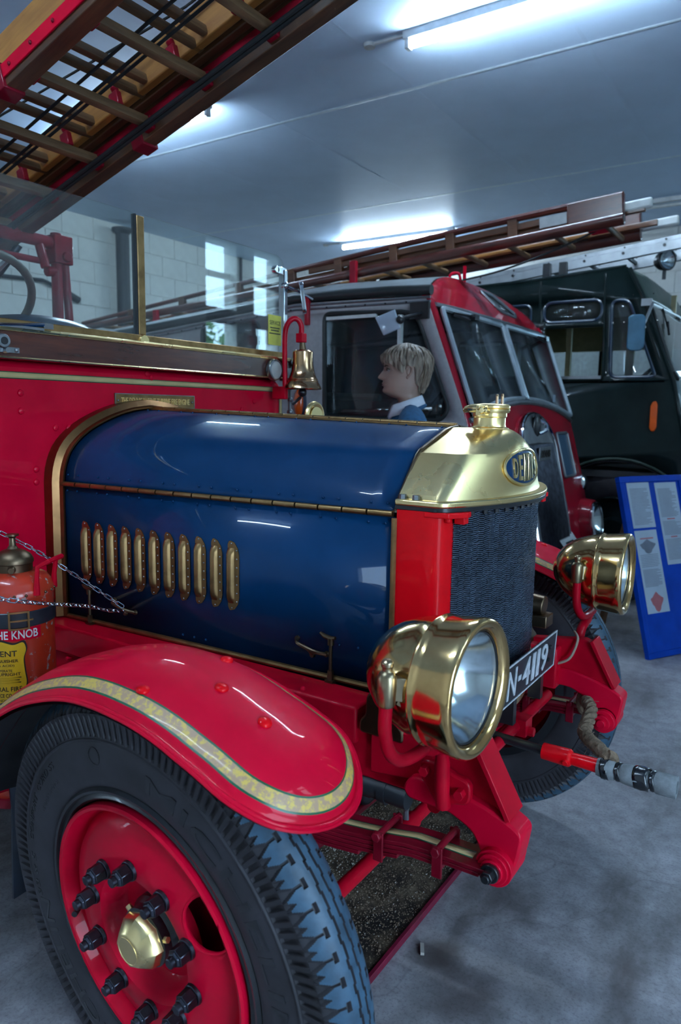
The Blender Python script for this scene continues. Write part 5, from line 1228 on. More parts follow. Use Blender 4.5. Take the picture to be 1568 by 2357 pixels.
for k_s, mm, dr in ((1.06, 'ink', .0006), (1.0, 'yellow', .0011)):
    v, f = sheet([(x * k_s, y * k_s) for x, y in round_poly(sh_, .008, 3)], maxlen=.012); tg = G(); on_cyl(tg, [(x, y, 0) for x, y in v], f, -56, .765, re_ + dr); lab_ = obj('shield_label' if mm == 'yellow' else 'label_border', tg, MT[mm], ex_)
tg = G()
for t_, y, w, h in (('PATENT', .054, .074, .014), ('EXTINGUISHER', .036, .078, .0075), ('(SODA ACID)', .024, .060, .007), ('TO OPERATE', .012, .05, .006), ('HOLD UPRIGHT', .003, .086, .0075), ('GENERAL FIRE', -.034, .090, .0115), ('APPLIANCE CO LTD', -.050, .082, .0095), ('LONDON', -.062, .04, .006)):
    v, f = fit_text(t_, w, h, 0, .012); on_cyl(tg, [(x, yy + y, z) for x, yy, z in v], f, -56, .765, re_ + .0016)
for y_, w_ in ((-.006, .088), (-.012, .080), (-.018, .086)):
    v, f = sheet([(-w_ / 2 + w_ * k / 10, y_ - .0012) for k in range(11)] + [(w_ / 2 - w_ * k / 10, y_ + .0012) for k in range(11)]); on_cyl(tg, [(x, y, 0) for x, y in v], f, -56, .765, re_ + .0016)
obj('label_lettering', tg, MT['ink'], ex_, recalc=False)
obj('holder', G().cyl((-.505, -.633, .428), (-.505, -.633, .450), .098, None, 32), MT['red_dark'], ex_); obj('bracket', G().bx(-.749, -.585, -.65, -.615, .70, .73), MT['red_dark'], ex_)

def chain_run(pts, parent, pitch=.0185):
    P = smooth_path(pts, 12); L = [0]
    for a, b in zip(P, P[1:]): L.append(L[-1] + (b - a).length)
    n = int(L[-1] / pitch); lg = None
    ring = []
    for k in range(14):
        a = 2 * math.pi * k / 14; ring.append(((.0075 if math.cos(a) > 0 else -.0075) + .0048 * math.cos(a), .0048 * math.sin(a), 0))
    for i in range(n):
        t = pitch * (i + .5); j = min(len(P) - 2, next((q for q in range(len(L) - 1) if L[q + 1] >= t), len(P) - 2))
        p = P[j].lerp(P[j + 1], (t - L[j]) / max(1e-9, L[j + 1] - L[j])); d = (P[j + 1] - P[j]).normalized()
        M = d.to_track_quat('X', 'Z').to_matrix().to_4x4() @ Matrix.Rotation(R(45 if i % 2 else -45) + rnd.uniform(-.25, .25), 4, 'X'); M.translation = p
        global LINK
        if LINK is None: LINK = obj('link', G().tube(ring, .0014, 6, closed=True), MT['chain'], parent, M)
        else: copy_tree(LINK, parent, M)
LINK = None
ch_ = empty('bright_chain', (-.42, -.365, .864)); tag(ch_, 'bright steel chain looped from the bonnet handle past the extinguisher', 'chain')
chain_run([(-.418, -.372, .856), (-.412, -.43, .872), (-.400, -.5, .900), (-.360, -.63, .940), (-.318, -.735, .975), (-.374, -.76, .980), (-.50, -.775, .985), (-.62, -.74, .995), (-.747, -.66, 1.03)], ch_)
chain_run([(-.424, -.368, .866), (-.505, -.42, .930), (-.58, -.46, .982), (-.654, -.5, 1.029), (-.747, -.575, 1.092)], ch_)

rp_ = empty('old_rope', (.66, .33, .592)); tag(rp_, 'frayed brown rope tied from the far spring to the starting handle', 'rope')
path = smooth_path([(.640, .375, .600), (.650, .345, .612), (.668, .315, .604), (.672, .270, .585), (.676, .230, .575), (.700, .180, .580), (.728, .130, .592), (.753, .085, .602), (.785, .030, .612), (.792, .004, .628)], 8)
for k in range(3):
    q = []; 
    for i, p in enumerate(path):
        a = i * .55 + 2 * math.pi * k / 3; q.append(p + Vector((.009 * math.cos(a), .004 * math.cos(a + 1), .009 * math.sin(a))))
    obj('strand', G().tube(q, .0105, 8), MT['rope'], rp_)
fz = G()
for i in range(60):
    p = path[rnd.randrange(4, len(path) - 4)]; d = Vector((rnd.gauss(0, 1), rnd.gauss(0, 1), rnd.gauss(0, 1))).normalized(); fz.tube([p + d * .012, p + d * rnd.uniform(.022, .034) + Vector((0, 0, -.006))], .0007, 3)
o = obj('frayed_fibres', fz, MT['rope'], rp_); o['kind'] = 'stuff'
obj('knot', G().tube([(.640 + .02 * math.cos(R(a)), .385 + .03 * math.sin(R(a)) * .4, .600 + .032 * math.sin(R(a))) for a in range(0, 360, 24)], .011, 8, closed=True), MT['rope'], rp_)

tr = empty('drip_tray', (0, 0, 0)); tag(tr, 'shallow dark red drip tray with sawdust under the axle', 'tray')
obj('base', G().bx(-.42, .315, -.32, .64, .001, .006), MT['tray_red'], tr)
obj('rim', G().bx(.309, .321, -.32, .64, .001, .022).bx(-.426, -.414, -.32, .64, .001, .022).bx(-.42, .315, -.326, -.314, .001, .022).bx(-.42, .315, .634, .646, .001, .022), MT['tray_red'], tr, bevel=.002)
sd = mottled('oily_sawdust', (.060, .040, .028), (.20, .15, .10), 26, .42, .66, .95, 0, 0, (.018, .012, .012))
g = G(); nx_, ny_ = 60, 80; rows = []
for i in range(nx_ + 1):
    x = -.41 + .715 * i / nx_; rows.append([(x, -.31 + .94 * k / ny_, .007 + .004 * rnd.random() + .006 * max(0, math.sin(x * 9) * math.sin(k * .2))) for k in range(ny_ + 1)])
g.grid(rows); sb = obj('sawdust_bed', g, sd, tr, recalc=True); sb['kind'] = 'stuff'
g = G()
for _ in range(14000):
    x, y = rnd.uniform(-.40, .30), rnd.uniform(-.30, .62); s_ = rnd.uniform(.0010, .0028) * (1.7 if rnd.random() < .05 else 1); a = Vector((rnd.gauss(0, 1), rnd.gauss(0, 1), rnd.gauss(0, 1))).normalized() * s_
    b = a.orthogonal().normalized() * s_; c = Vector((x, y, .012 + rnd.random() * .006)); mi = 1 if rnd.random() < (.42 if (x + .1) ** 2 + (y - .05) ** 2 < .03 else .07) else 0
    g.add([c + a, c - a * .6 + b, c - a * .6 - b, c + a.cross(b).normalized() * s_], [(0, 1, 2), (0, 1, 3), (1, 2, 3), (0, 2, 3)], mi)
o = obj('sawdust_grains', g, [plain('brown_grain', (.16, .11, .075), .9, 0, .5, 200), plain('pale_grain', (.38, .35, .31), .9, 0, .3, 200)], tr, recalc=False); o['kind'] = 'stuff'
tray_bits = [((.36, -.05), .03, .006), ((.60, .42), .012, .01), ((.80, -.10), .016, .008)]
lf = obj('wood_chip', G().box((.372, -.075, .005), (.010, .036, .008), Matrix.Rotation(.5, 3, 'Z')), plain('pale_chip', (.45, .42, .38), .8)); tag(lf, 'small pale wood chip on the floor beside the tray rim', 'wood chip')

# ================================================================== blue display board
e1 = Vector((.4907, .8713, 0)); up = Vector((-.25287, .14242, .95696)); nn = e1.cross(up)
MB_ = Matrix((e1, up, nn)).transposed().to_4x4(); MB_.translation = Vector((.401, 2.737, .003))
bd_ = empty('display_board', M=MB_); tag(bd_, 'tall blue display board with pinned sheets leaning on its wooden leg', 'display board')
obj('panel', G().bx(.02, .535, .02, 1.07, -.018, -.006), MT['board'], bd_, local=True)
for q in ((0, .553, 0, .035), (0, .553, 1.05, 1.088), (0, .033, .035, 1.05), (.520, .553, .035, 1.05)):
    obj('frame_bar', G().bx(q[0], q[1], q[2], q[3], -.030, .004), MT['board'], bd_, local=True, bevel=.003)
MBi = MB_.inverted()
lp = [MBi @ Vector(p) for p in ((-.012, 3.305, .004), (.17, 3.03, .80))]
obj('prop_leg', G().beam(lp[0], lp[1], .045, .03, up=(0, 0, 1)), MT['wood_leg'], bd_, local=True, bevel=.003)
obj('leg_hinge', G().beam(lp[1], (lp[1].x, lp[1].y + .02, -.018), .04, .02, up=(1, 0, 0)), MT['steel'], bd_, local=True)
def note(x0, x1, y0, y1, lab, lines, pics=(), heads=()):
    t = empty('paper_sheet', M=MB_ @ Matrix.Translation((x0, y0, -.0055))); tag(t, lab, 'paper', 'sheets on the blue board')
    w, h = x1 - x0, y1 - y0
    obj('sheet', G().bx(0, w, 0, h, 0, .0012), MT['paper'], t, local=True)
    g = G(); q = random.Random(int(x0 * 1000 + y0 * 77))
    for y in lines:
        g.bx(w * .09, w * (.90 - .25 * (q.random() ** 3)), h * y - .0016, h * y + .0016, .0013, .0017)
    obj('print_lines', g, MT['print'], t, local=True)
    for y, a in heads: obj('print_heading', G().bx(w * (.5 - a), w * (.5 + a), h * y - .004, h * y + .004, .0013, .0017), MT['print_red'], t, local=True)
    for (cx_, cy_, rw, rh, mm) in pics:
        g = G(); qq = random.Random(5); pts = [(w * cx_ + rw * math.cos(a) * (1 + .28 * math.sin(3 * a) + .12 * qq.random()), h * cy_ + rh * math.sin(a) * (1 + .22 * math.cos(4 * a) + .1 * qq.random())) for a in [2 * math.pi * k / 28 for k in range(28)]]
        g.prism(pts, 'z', .0013, .0018); obj('printed_picture', g, MT[mm], t, local=True)
L_ = lambda a, b, n: [a + (b - a) * k / (n - 1) for k in range(n)]
note(.060, .252, .770, 1.049, 'upper left sheet on the blue board, all lines of text', L_(.08, .86, 26))
note(.060, .248, .258, .755, 'long left sheet on the blue board with a grey and a pink picture', L_(.64, .70, 4) + L_(.56, .62, 4) + L_(.32, .52, 14), ((.5, .80, .055, .035, 'print'), (.5, .13, .045, .048, 'print_red')), ((.90, .30),))
note(.300, .494, .533, 1.043, 'long right sheet on the blue board with red headings', L_(.06, .30, 16) + L_(.36, .52, 11) + L_(.58, .92, 24), (), ((.55, .18), (.33, .15)))

# ================================================================== mannequin between the engines
def build_mannequin():
    fx = Vector((-.84, -.54, 0)).normalized(); fy = Vector((-fx.y, fx.x, 0))
    M = Matrix((fx, fy, Vector((0, 0, 1)))).transposed().to_4x4(); M.translation = Vector((-.520, 1.385, 0))
    man = empty('mannequin', M=M); tag(man, 'shop mannequin with fair hair, white collar and blue jumper, standing behind the bonnet', 'mannequin')
    # body as one mesh: head and neck lofted ring by ring (local: +x is where the face looks)
    prof = [  # z, front x, back x, half width
        (1.350, .040, -.074, .070), (1.385, .034, -.076, .060), (1.420, .030, -.070, .052), (1.450, .030, -.066, .050), (1.468, .036, -.066, .0515), (1.478, .062, -.067, .054),
        (1.486, .083, -.070, .055), (1.496, .094, -.074, .057), (1.506, .0970, -.078, .059), (1.514, .0970, -.082, .0605), (1.521, .0970, -.085, .062), (1.527, .0972, -.087, .063), (1.533, .0974, -.089, .0635), (1.5365, .0975, -.090, .064), (1.541, .0976, -.092, .0645), (1.547, .0978, -.093, .065), (1.553, .0980, -.095, .0655),
        (1.562, .0982, -.098, .067), (1.570, .0984, -.100, .068), (1.580, .0980, -.102, .069), (1.590, .0968, -.104, .0695), (1.600, .0955, -.105, .0700), (1.610, .0985, -.106, .0705), (1.622, .1020, -.106, .071), (1.640, .1010, -.105, .0705), (1.660, .0940, -.100, .068), (1.680, .078, -.088, .060), (1.695, .052, -.066, .044), (1.703, .022, -.036, .022), (1.705, .0, -.008, .006)]
    nose = [(1.552, .0), (1.557, .014), (1.562, .0235), (1.568, .0255), (1.576, .0215), (1.587, .0150), (1.598, .0095), (1.608, .0045), (1.617, 0)]
    feat = [(1.488, 0), (1.496, .007), (1.504, .0100), (1.512, .0080), (1.520, .0032), (1.527, .0066), (1.532, .0085), (1.5365, .0046), (1.541, .0095), (1.546, .0082), (1.553, .0048), (1.560, .0060), (1.580, .003), (1.6, 0)]
    n = 56; rows = []
    zs = []
    for a, b in zip(prof, prof[1:]):
        for k in range(2): zs.append([a[i] + (b[i] - a[i]) * k / 2 for i in range(4)])
    zs.append(list(prof[-1]))
    for z, xf_, xb_, w in zs:
        row = []
        c = xb_ + (xf_ - xb_) * .46
        for k in range(n):
            a = 2 * math.pi * k / n; ca, sa = math.cos(a), math.sin(a)
            pw = .80 if ca > 0 else .95
            x = c + (xf_ - c if ca > 0 else c - xb_) * math.copysign(abs(ca) ** pw, ca); y = w * math.copysign(abs(sa) ** .92, sa)
            if z > 1.48 and ca > 0: y *= 1 - .10 * (ca ** 3)
            nz = interp(z, nose)
            if ca > 0: x += interp(z, feat) * math.exp(-(y / .021) ** 2)
            if ca > 0 and z > 1.54: x += nz * math.exp(-(y / (.0095 + .25 * max(0, 1.575 - z))) ** 2)
            # eye sockets
            if ca > 0: x -= .010 * math.exp(-((abs(y) - .031) / .014) ** 2 - ((z - 1.6005) / .011) ** 2)
            row.append((x, y, z))
        rows.append(row)
    g = G().grid(rows, 0, True)
    body = obj('body', g, MT['skin'], man, local=True, sharp=80)
    for s in (-1, 1):
        obj('eye', G().sphere((.0785, s * .031, 1.600), .0105, 14, 10), MT['eye'], man, local=True); obj('iris', G().sphere((.0862, s * .0315, 1.600), .0056, 10, 8), MT['iris'], man, local=True)
        obj('eyelid', G().tube(smooth_path([(.082, s * .019, 1.601), (.0905, s * .028, 1.6085), (.087, s * .037, 1.607), (.077, s * .044, 1.600)], 4), .0026, 6), MT['brow'], man, local=True)
        obj('eyebrow', G().tube(smooth_path([(.0975, s * .014, 1.6145), (.0955, s * .030, 1.6195), (.084, s * .046, 1.616)], 4), [.0022, .0034, .0036, .0036, .0036, .0034, .0028, .002, .0014], 6), MT['brow'], man, local=True)
        er = smooth_path([(-.004, s * .067, 1.566), (-.012, s * .074, 1.572), (-.022, s * .079, 1.590), (-.024, s * .080, 1.606), (-.014, s * .078, 1.616), (-.002, s * .074, 1.612), (.002, s * .070, 1.600)], 5)
        obj('ear', G().tube(er, .0056, 8).sphere((-.010, s * .071, 1.592), (.012, .005, .020), 12, 8).sphere((-.004, s * .070, 1.566), (.006, .005, .008), 10, 8), MT['skin'], man, local=True)
    obj('lips', G().tube(smooth_path([(.096, -.018, 1.5365), (.1055, -.008, 1.5395), (.1070, 0, 1.5385), (.1055, .008, 1.5395), (.096, .018, 1.5365)], 4), .0026, 8).tube(smooth_path([(.096, -.017, 1.534), (.1045, -.007, 1.5305), (.1062, 0, 1.530), (.1045, .007, 1.5305), (.096, .017, 1.534)], 4), .0028, 8), MT['lips'], man, local=True)
    # hair: a cap of sculpted locks
    q = random.Random(3); hr = G()
    def scalp(a, t):      # a: 0 = front ... pi = back, t: 0 crown .. 1 hem
        hem = interp(abs(a), [(0, 1.632), (.5, 1.628), (.85, 1.622), (1.15, 1.598), (1.38, 1.582), (1.50, 1.618), (1.85, 1.612), (2.0, 1.535), (2.4, 1.500), (math.pi, 1.492)])
        z = 1.722 - (1.722 - hem) * t ** 1.35
        w = interp(z, [(1.48, (.056)), (1.53, .068), (1.58, .079), (1.64, .082), (1.68, .070), (1.70, .050), (1.715, .026), (1.722, .003)])
        xf_ = interp(z, [(1.60, .098), (1.64, .112), (1.665, .108), (1.69, .084), (1.71, .048), (1.722, .003)]); xb_ = interp(z, [(1.48, .070), (1.53, .096), (1.60, .118), (1.66, .114), (1.69, .092), (1.71, .056), (1.722, .003)])
        ca, sa = math.cos(a), math.sin(a)
        return Vector(((xf_ if ca > 0 else xb_) * ca - .002, w * sa, z))
    rows = []
    for i in range(23):
        t = i / 22; row = []
        for k in range(120):
            a = -math.pi + 2 * math.pi * k / 120; p = scalp(a, t); d = Vector((p.x, p.y, .3 * (p.z - 1.6))).normalized()
            lock = math.sin(a * 13 + 2.2 * math.sin(t * 4 + a)) * .5 + .5 * math.sin(a * 23 + 3 * t)
            p += d * (.005 + .0055 * lock * min(1, t * 2.5)); p.z += .004 * lock * (t > .9)
            row.append(p)
        rows.append(row)
    hr.grid(rows, 0, True)
    m, nt, b = nodes('fair_hair'); S(b, Roughness=.5)
    f = noise(nt, tex_coord(nt, (60, 60, 9)), 1.6, 5, .6); nt.links.new(ramp(nt, f, [(.32, (.075, .050, .036)), (.5, (.23, .165, .118)), (.70, (.42, .335, .255))]), b.inputs['Base Color'])
    hair = obj('hair', hr, m, man, local=True, sharp=70)
    lk = G()
    for i in range(90):
        a = q.uniform(-math.pi, math.pi); t0 = q.uniform(.05, .55); pts = []
        sw = q.uniform(-.22, .22)
        for j in range(7):
            t = min(1.06, t0 + j * .085 * q.uniform(.9, 1.1)); p = scalp(a + sw * j / 6, t); d = Vector((p.x, p.y, 0)).normalized(); pts.append(p + d * (.0075 + .004 * math.sin(j * .9)))
        r = q.uniform(.004, .0075); lk.tube(pts, [r * .5, r, r, r * .95, r * .8, r * .6, r * .2], 6, flat=.6)
    obj('locks', lk, m, hair, local=False, M=wm(man))
    # clothes: shirt collar and jumper
    cr = [[], [], [], []]
    for k in range(41):
        a = R(-150 + 300 * k / 40) + math.pi; ca, sa = math.cos(a), math.sin(a)
        fr_ = max(0, -ca) ; front = max(0, ca)
        cr[0].append((-.008 + .066 * ca, .064 * sa, 1.420 + .045 * (1 - (ca * .5 + .5)) + 0)); cr[1].append((-.008 + .070 * ca, .068 * sa, 1.488 - .05 * (ca * .5 + .5)))
        cr[2].append((-.006 + .076 * ca, .074 * sa, 1.484 - .052 * (ca * .5 + .5))); cr[3].append((-.004 + .098 * ca, .098 * sa, 1.436 - .060 * (ca * .5 + .5)))
    obj('shirt_collar', G().grid(cr), MT['shirt'], man, local=True, solid=.002, sharp=70)
    for s in (-1, 1): obj('collar_point', G().add([(.036, s * .060, 1.432), (.064, s * .020, 1.405), (.083, s * .034, 1.352), (.060, s * .070, 1.392)], [(0, 1, 2, 3)]), MT['shirt'], man, local=True, solid=.003)
    def skinned(name, verts, edges, rad, m, root=0):
        me = bpy.data.meshes.new(name); me.from_pydata(verts, edges, []); o = bpy.data.objects.new(name, me); col.objects.link(o); me.materials.append(m)
        place(o, man, None, True)
        sk = o.modifiers.new('skin', 'SKIN'); sk.use_smooth_shade = True
        for i, r in enumerate(rad): me.skin_vertices[0].data[i].radius = r if isinstance(r, tuple) else (r, r); me.skin_vertices[0].data[i].use_root = (i == root)
        ss = o.modifiers.new('sub', 'SUBSURF'); ss.levels = 2; ss.render_levels = 2
        dg = bpy.context.evaluated_depsgraph_get(); dg.update(); m2 = bpy.data.meshes.new_from_object(o.evaluated_get(dg)); o.modifiers.clear(); o.data = m2
        for p in m2.polygons: p.use_smooth = True
        return o
    # jumper: torso and sleeves, lofted torso plus sleeves in one skin
    V = [(-.01, 0, .93), (-.01, 0, 1.08), (0, 0, 1.22), (-.01, 0, 1.33), (-.020, 0, 1.385), (-.020, .10, 1.390), (-.025, .185, 1.368), (-.01, .228, 1.24), (.0, .245, 1.08), (.05, .25, .86), (-.020, -.10, 1.390), (-.025, -.185, 1.368), (-.01, -.228, 1.24), (.0, -.245, 1.08), (.05, -.25, .86)]
    E_ = [(0, 1), (1, 2), (2, 3), (3, 4), (3, 5), (5, 6), (6, 7), (7, 8), (8, 9), (3, 10), (10, 11), (11, 12), (12, 13), (13, 14)]
    RR = [(.155, .105), (.150, .105), (.165, .115), (.13, .095), (.060, .060), (.060, .060), (.074, .072), (.058, .058), (.05, .05), (.036, .036), (.060, .060), (.074, .072), (.055, .055), (.05, .05), (.036, .036)]
    skinned('jumper', V, E_, RR, MT['jumper'], 0)
    obj('neckline', G().tube([(-.006 + .088 * math.cos(2 * math.pi * k / 40), .092 * math.sin(2 * math.pi * k / 40), 1.400 - .040 * math.cos(2 * math.pi * k / 40)) for k in range(40)], .010, 8, closed=True), MT['jumper'], man, local=True)
    V = [(0, 0, .96), (0, .09, .88), (.01, .10, .50), (-.01, .105, .09), (0, -.09, .88), (.01, -.10, .50), (-.01, -.105, .09)]
    skinned('trousers', V, [(0, 1), (1, 2), (2, 3), (0, 4), (4, 5), (5, 6)], [(.15, .11), (.092, .092), (.068, .07), (.055, .06), (.092, .092), (.068, .07), (.055, .06)], MT['trousers'], 0)
    for s in (-1, 1):
        obj('shoe', G().grid([[(x, s * .105 + w * math.cos(2 * math.pi * k / 16), z0 + h * max(-.0, math.sin(2 * math.pi * k / 16)) ) for k in range(16)] for x, w, h, z0 in ((-.075, .005, .01, .0), (-.07, .035, .085, .0), (0, .040, .095, .0), (.06, .045, .065, .0), (.13, .045, .045, .0), (.17, .025, .03, .0), (.18, .004, .01, .0))], 0, True), MT['black'], man, local=True)
        hx, hy, hz = .06, s * .25, .80
        Vh = [(.052, s * .25, .855), (hx, hy, .815), (hx + .004, hy, .775)]; Eh = [(0, 1), (1, 2)]; Rh = [(.022, .028), (.016, .036), (.014, .034)]
        for j, (dx, ln) in enumerate(((-.027, .058), (-.009, .075), (.010, .080), (.028, .070))):
            b0 = len(Vh); Vh += [(hx + dx, hy, .760), (hx + dx, hy - s * .004, .760 - ln * .5), (hx + dx - .0, hy - s * .016, .760 - ln)]; Eh += [(2, b0), (b0, b0 + 1), (b0 + 1, b0 + 2)]; Rh += [.009, .0085, .007]
        b0 = len(Vh); Vh += [(hx + .038, hy - s * .008, .800), (hx + .052, hy - s * .016, .772), (hx + .054, hy - s * .022, .748)]; Eh += [(1, b0), (b0, b0 + 1), (b0 + 1, b0 + 2)]; Rh += [.011, .010, .008]
        skinned('hand', Vh, Eh, Rh, MT['skin'], 0)
    obj('stand_plate', G().cyl((0, 0, .0), (0, 0, .010), .20, None, 32), MT['steel'], man, local=True)
build_mannequin()
# ================================================================== red and grey engine behind
e2 = empty('cab_fire_engine', (-1.6, 2.825, 0)); tag(e2, 'red fronted fire engine with grey sides and rounded cab, beyond the mannequin', 'fire engine')
YC2, HW2 = 2.825, .925
XFZ = [(.35, -.185), (.5, -.19), (.8, -.245), (1.0, -.295), (1.25, -.362), (1.37, -.398), (1.49, -.438), (1.75, -.534), (1.97, -.622), (2.03, -.662), (2.1, -.712), (2.16, -.772), (2.20, -.812), (2.24, -.86)]
def xf2(y, z, d=0.0): t = (y - YC2) / HW2; return interp(z, XFZ) - .035 * abs(t) ** 4 + d
zr2 = lambda y: 2.236 - .205 * abs((y - YC2) / HW2) ** 2.5
def front_sheet(name, outer, holes, m, d=0.0, par=e2, solid=.008, ml=.09):
    v, f = sheet(outer, holes, ml); return obj(name, G().add([(xf2(y, z, d), y, z) for y, z in v], f), m, par, solid=solid, sharp=50)
ya, yb_ = YC2 - HW2, YC2 + HW2
arch_top = [(ya + .03 + (2 * HW2 - .06) * k / 24, zr2(ya + .03 + (2 * HW2 - .06) * k / 24)) for k in range(25)]
ov = round_poly([(2.86, 2.192), (3.06, 2.185), (3.225, 2.075), (3.19, 2.052), (2.96, 2.062), (2.88, 2.09)], .03, 3)
front_sheet('cab_brow', [(ya + .03, 1.972), (yb_ - .03, 1.972)] + arch_top[::-1], [ov], MT['cab_red'])
front_sheet('brow_window', ov, [], MT['cab_glass'], -.003); obj('brow_window_frame', G().tube([(xf2(y, z, .004), y, z) for y, z in ov], .011, 8, closed=True), MT['alloy'], e2)
ws_bot = lambda y: 1.492 - .118 * ((y - YC2) / HW2) ** 2
bot = [(ya + .02 + (2 * HW2 - .04) * k / 30, ws_bot(ya + .02 + (2 * HW2 - .04) * k / 30)) for k in range(31)]
front_sheet('cab_front', [(ya + .02, .42), (yb_ - .02, .42)] + bot[::-1], [], MT['cab_red'])
# windscreens in bright frames
for y0, y1 in ((ya + .045, YC2 - .028), (YC2 + .028, yb_ - .06)):
    bt2 = [(y0 + (y1 - y0) * k / 12, ws_bot(y0 + (y1 - y0) * k / 12) + .012) for k in range(13)]
    lo = round_poly(bt2 + [(y1, 1.958), (y0, 1.958)], [.02] + [0] * 11 + [.02, .02, .02], 3)
    xfl = lambda z: -.412 - .372 * (z - 1.40)
    v, f = sheet(lo); wsc = obj('windscreen', G().add([(xfl(z) - .004, y, z) for y, z in v], f), MT['cab_glass'], e2, solid=.004)
    obj('windscreen_frame', G().tube([(xfl(z) + .004, y, z) for y, z in lo], .015, 8, closed=True), MT['white'] if False else plain('bright_frame', (.40, .47, .52), .3, .4), wsc)
obj('windscreen_sill', G().tube([(xf2(y, z, .008), y, z - .012) for y, z in bot], .016, 8), MT['alloy'], e2)
obj('header_rail', G().tube([(xf2(y, 1.978, .008), y, 1.978) for y in [ya + .03 + (2 * HW2 - .06) * k / 10 for k in range(11)]], .013, 8), MT['alloy'], e2)
for y, z, dy in ((2.06, 1.944, .26), (3.42, 1.944, .22)): obj('wiper', G().tube([(xf2(y, z, .03), y, z), (xf2(y + dy, z + .004, .035), y + dy, z + .008)], .006, 6).tube([(xf2(y, z, .032), y - .02, z - .01), (xf2(y + dy * .6, z - .02, .032), y + dy * .62, z - .022)], .009, 6).bx(xf2(y + dy, z, .0), xf2(y + dy, z, .04), y + dy - .03, y + dy + .03, z - .01, z + .02), MT['black'], e2)
for y in (2.55, 2.80, 3.10, 3.42): obj('tax_label', G().box((xf2(y, 1.5, -.006), y, 1.52), (.004, .05, .05)), MT['paper'], e2) if y == 3.42 else None
# corner pillars
for yy in (ya + .02, yb_ - .02):
    pts = [(xf2(yy, z, -.030), yy + (.012 if yy < YC2 else -.012), z) for z in (.42, .7, 1.0, 1.25, 1.37, 1.49, 1.62, 1.75, 1.86, 1.97, 2.02)]
    obj('corner_pillar', G().tube(pts, .036, 14), MT['cab_red'], e2)
# roof with black edge
def xe(y): return xf2(y, zr2(y), -.012)
drop = lambda x: -.085 * max(0, -1.55 - x)
ysr = [ya + 2 * HW2 * k / 28 for k in range(29)]; rows = []
for i in range(15):
    t = i / 14; rows.append([(xe(y) * (1 - t) + -6.0 * t, y, zr2(y) + .004 + .022 * min(1, t * 6) + drop(xe(y) * (1 - t) - 6.0 * t)) for y in ysr])
obj('roof', G().grid(rows), MT['roof_grey'], e2, solid=.01, sharp=60)
xs_ = [-.66, -.9, -1.2, -1.55, -2.2, -3.0, -4.0, -6.0]
for s, yy in ((-1, ya - .004), (1, yb_ + .004)):
    obj('roof_edge', G().tube([(x, yy + .006 * -s, 2.050 + .016 * min(1, (-.66 - x) * 3) + drop(x)) for x in xs_], .028, 10), MT['cab_black'], e2)
    for z, r in ((2.012, .008), (1.990, .008)): obj('gutter_strip', G().tube([(x, yy + .004 * s, z + .010 * min(1, (-.66 - x)) + drop(x)) for x in xs_], r, 6), MT['alloy'], e2)
    k = -.8; rv = G()
    while k > -3: rv.sphere((k, yy + .012 * s, 1.992 + .010 * min(1, (-.66 - k)) + drop(k)), .006, 6, 4); k -= .13
    obj('gutter_bolts', rv, MT['black'], e2)
# sides
win = round_poly([(-1.342, 1.968), (-.742, 1.945), (-.53, 1.425), (-.575, 1.365), (-1.335, 1.375)], [.05, .09, .05, .04, .03], 4)
rwin = rounded(-2.32, -1.825, 1.45, 1.955, .06, 4)
so = [(-6.0, .45), (-1.25, .45)] + [(-.82 + .43 * math.cos(R(a)), .45 + .47 * math.sin(R(a))) for a in range(180, -1, -15)] + [(-.25, .45), (-.30, .8), (-.36, 1.1), (-.425, 1.34), (-.47, 1.47), (-.675, 1.99), (-.70, 2.02), (-1.55, 2.035), (-6.0, 1.66)]
for s, yy in ((-1, ya), (1, yb_)):
    v, f = sheet(so, [win, rwin]); sdp = obj('cab_side', G().add([(x, yy, z) for x, z in v], f), MT['grey'], e2, solid=.01 * (1 if s > 0 else 1))
    obj('window_seal', G().tube([(x, yy - .004 * -s, z) for x, z in win], .013, 8, closed=True), MT['cab_black'], sdp); obj('window_seal', G().tube([(x, yy, z) for x, z in rwin], .014, 8, closed=True), MT['cab_black'], sdp)
    v, f = sheet(win); obj('door_glass', G().add([(x, yy - .006 * s, z) for x, z in v], f), MT['cab_glass'], sdp, solid=.004)
    v, f = sheet(rwin); obj('rear_glass', G().add([(x, yy - .006 * s, z) for x, z in v], f), MT['cab_glass'], sdp, solid=.004)
    obj('door_gap', G().tube([(-1.425, yy + .002 * s, 2.0), (-1.425, yy + .002 * s, .5)], .004, 4), MT['cab_black'], sdp)
    obj('window_channel', G().bx(-1.318, -.99, yy - .022, yy + .004, 1.926, 1.944).bx(-.846, -.824, yy - .022, yy + .004, 1.66, 1.93), MT['white'], sdp)
    obj('drip_bracket', G().bx(-1.470, -1.440, yy - .03 if s < 0 else yy, yy if s < 0 else yy + .03, 1.905, 2.07), MT['cab_red'], sdp, bevel=.003)
    am = obj('side_indicator', G().sphere((-1.515, yy + .012 * s, 1.455), (.036, .030, .085), 16, 12), MT['orange'], sdp); am['label'] = 'amber indicator lens'
    obj('indicator_base', G().sphere((-1.498, yy + .002 * s, 1.455), (.044, .018, .10), 16, 10), MT['navy'], sdp)
    obj('skirt', G().bx(-6.0, -1.3, yy - .002, yy + .002, .35, .45), MT['cab_red'], sdp)
# square mirror back on its arm
mg2 = obj('mirror', G().add([(-.916, 1.75, 1.904), (-.796, 1.752, 1.941), (-.759, 1.75, 1.842), (-.860, 1.748, 1.807)], [(0, 1, 2, 3)]), MT['paper'], e2, solid=.012, bevel=.006)
obj('mirror_arm', G().cyl((-.77, 1.76, 1.89), (-.70, 1.88, 1.93), .010, None, 8).sphere((-.762, 1.755, 1.885), .022, 12, 8).bx(-.77, -.66, 1.87, 1.895, 1.90, 1.985), MT['black'], e2)
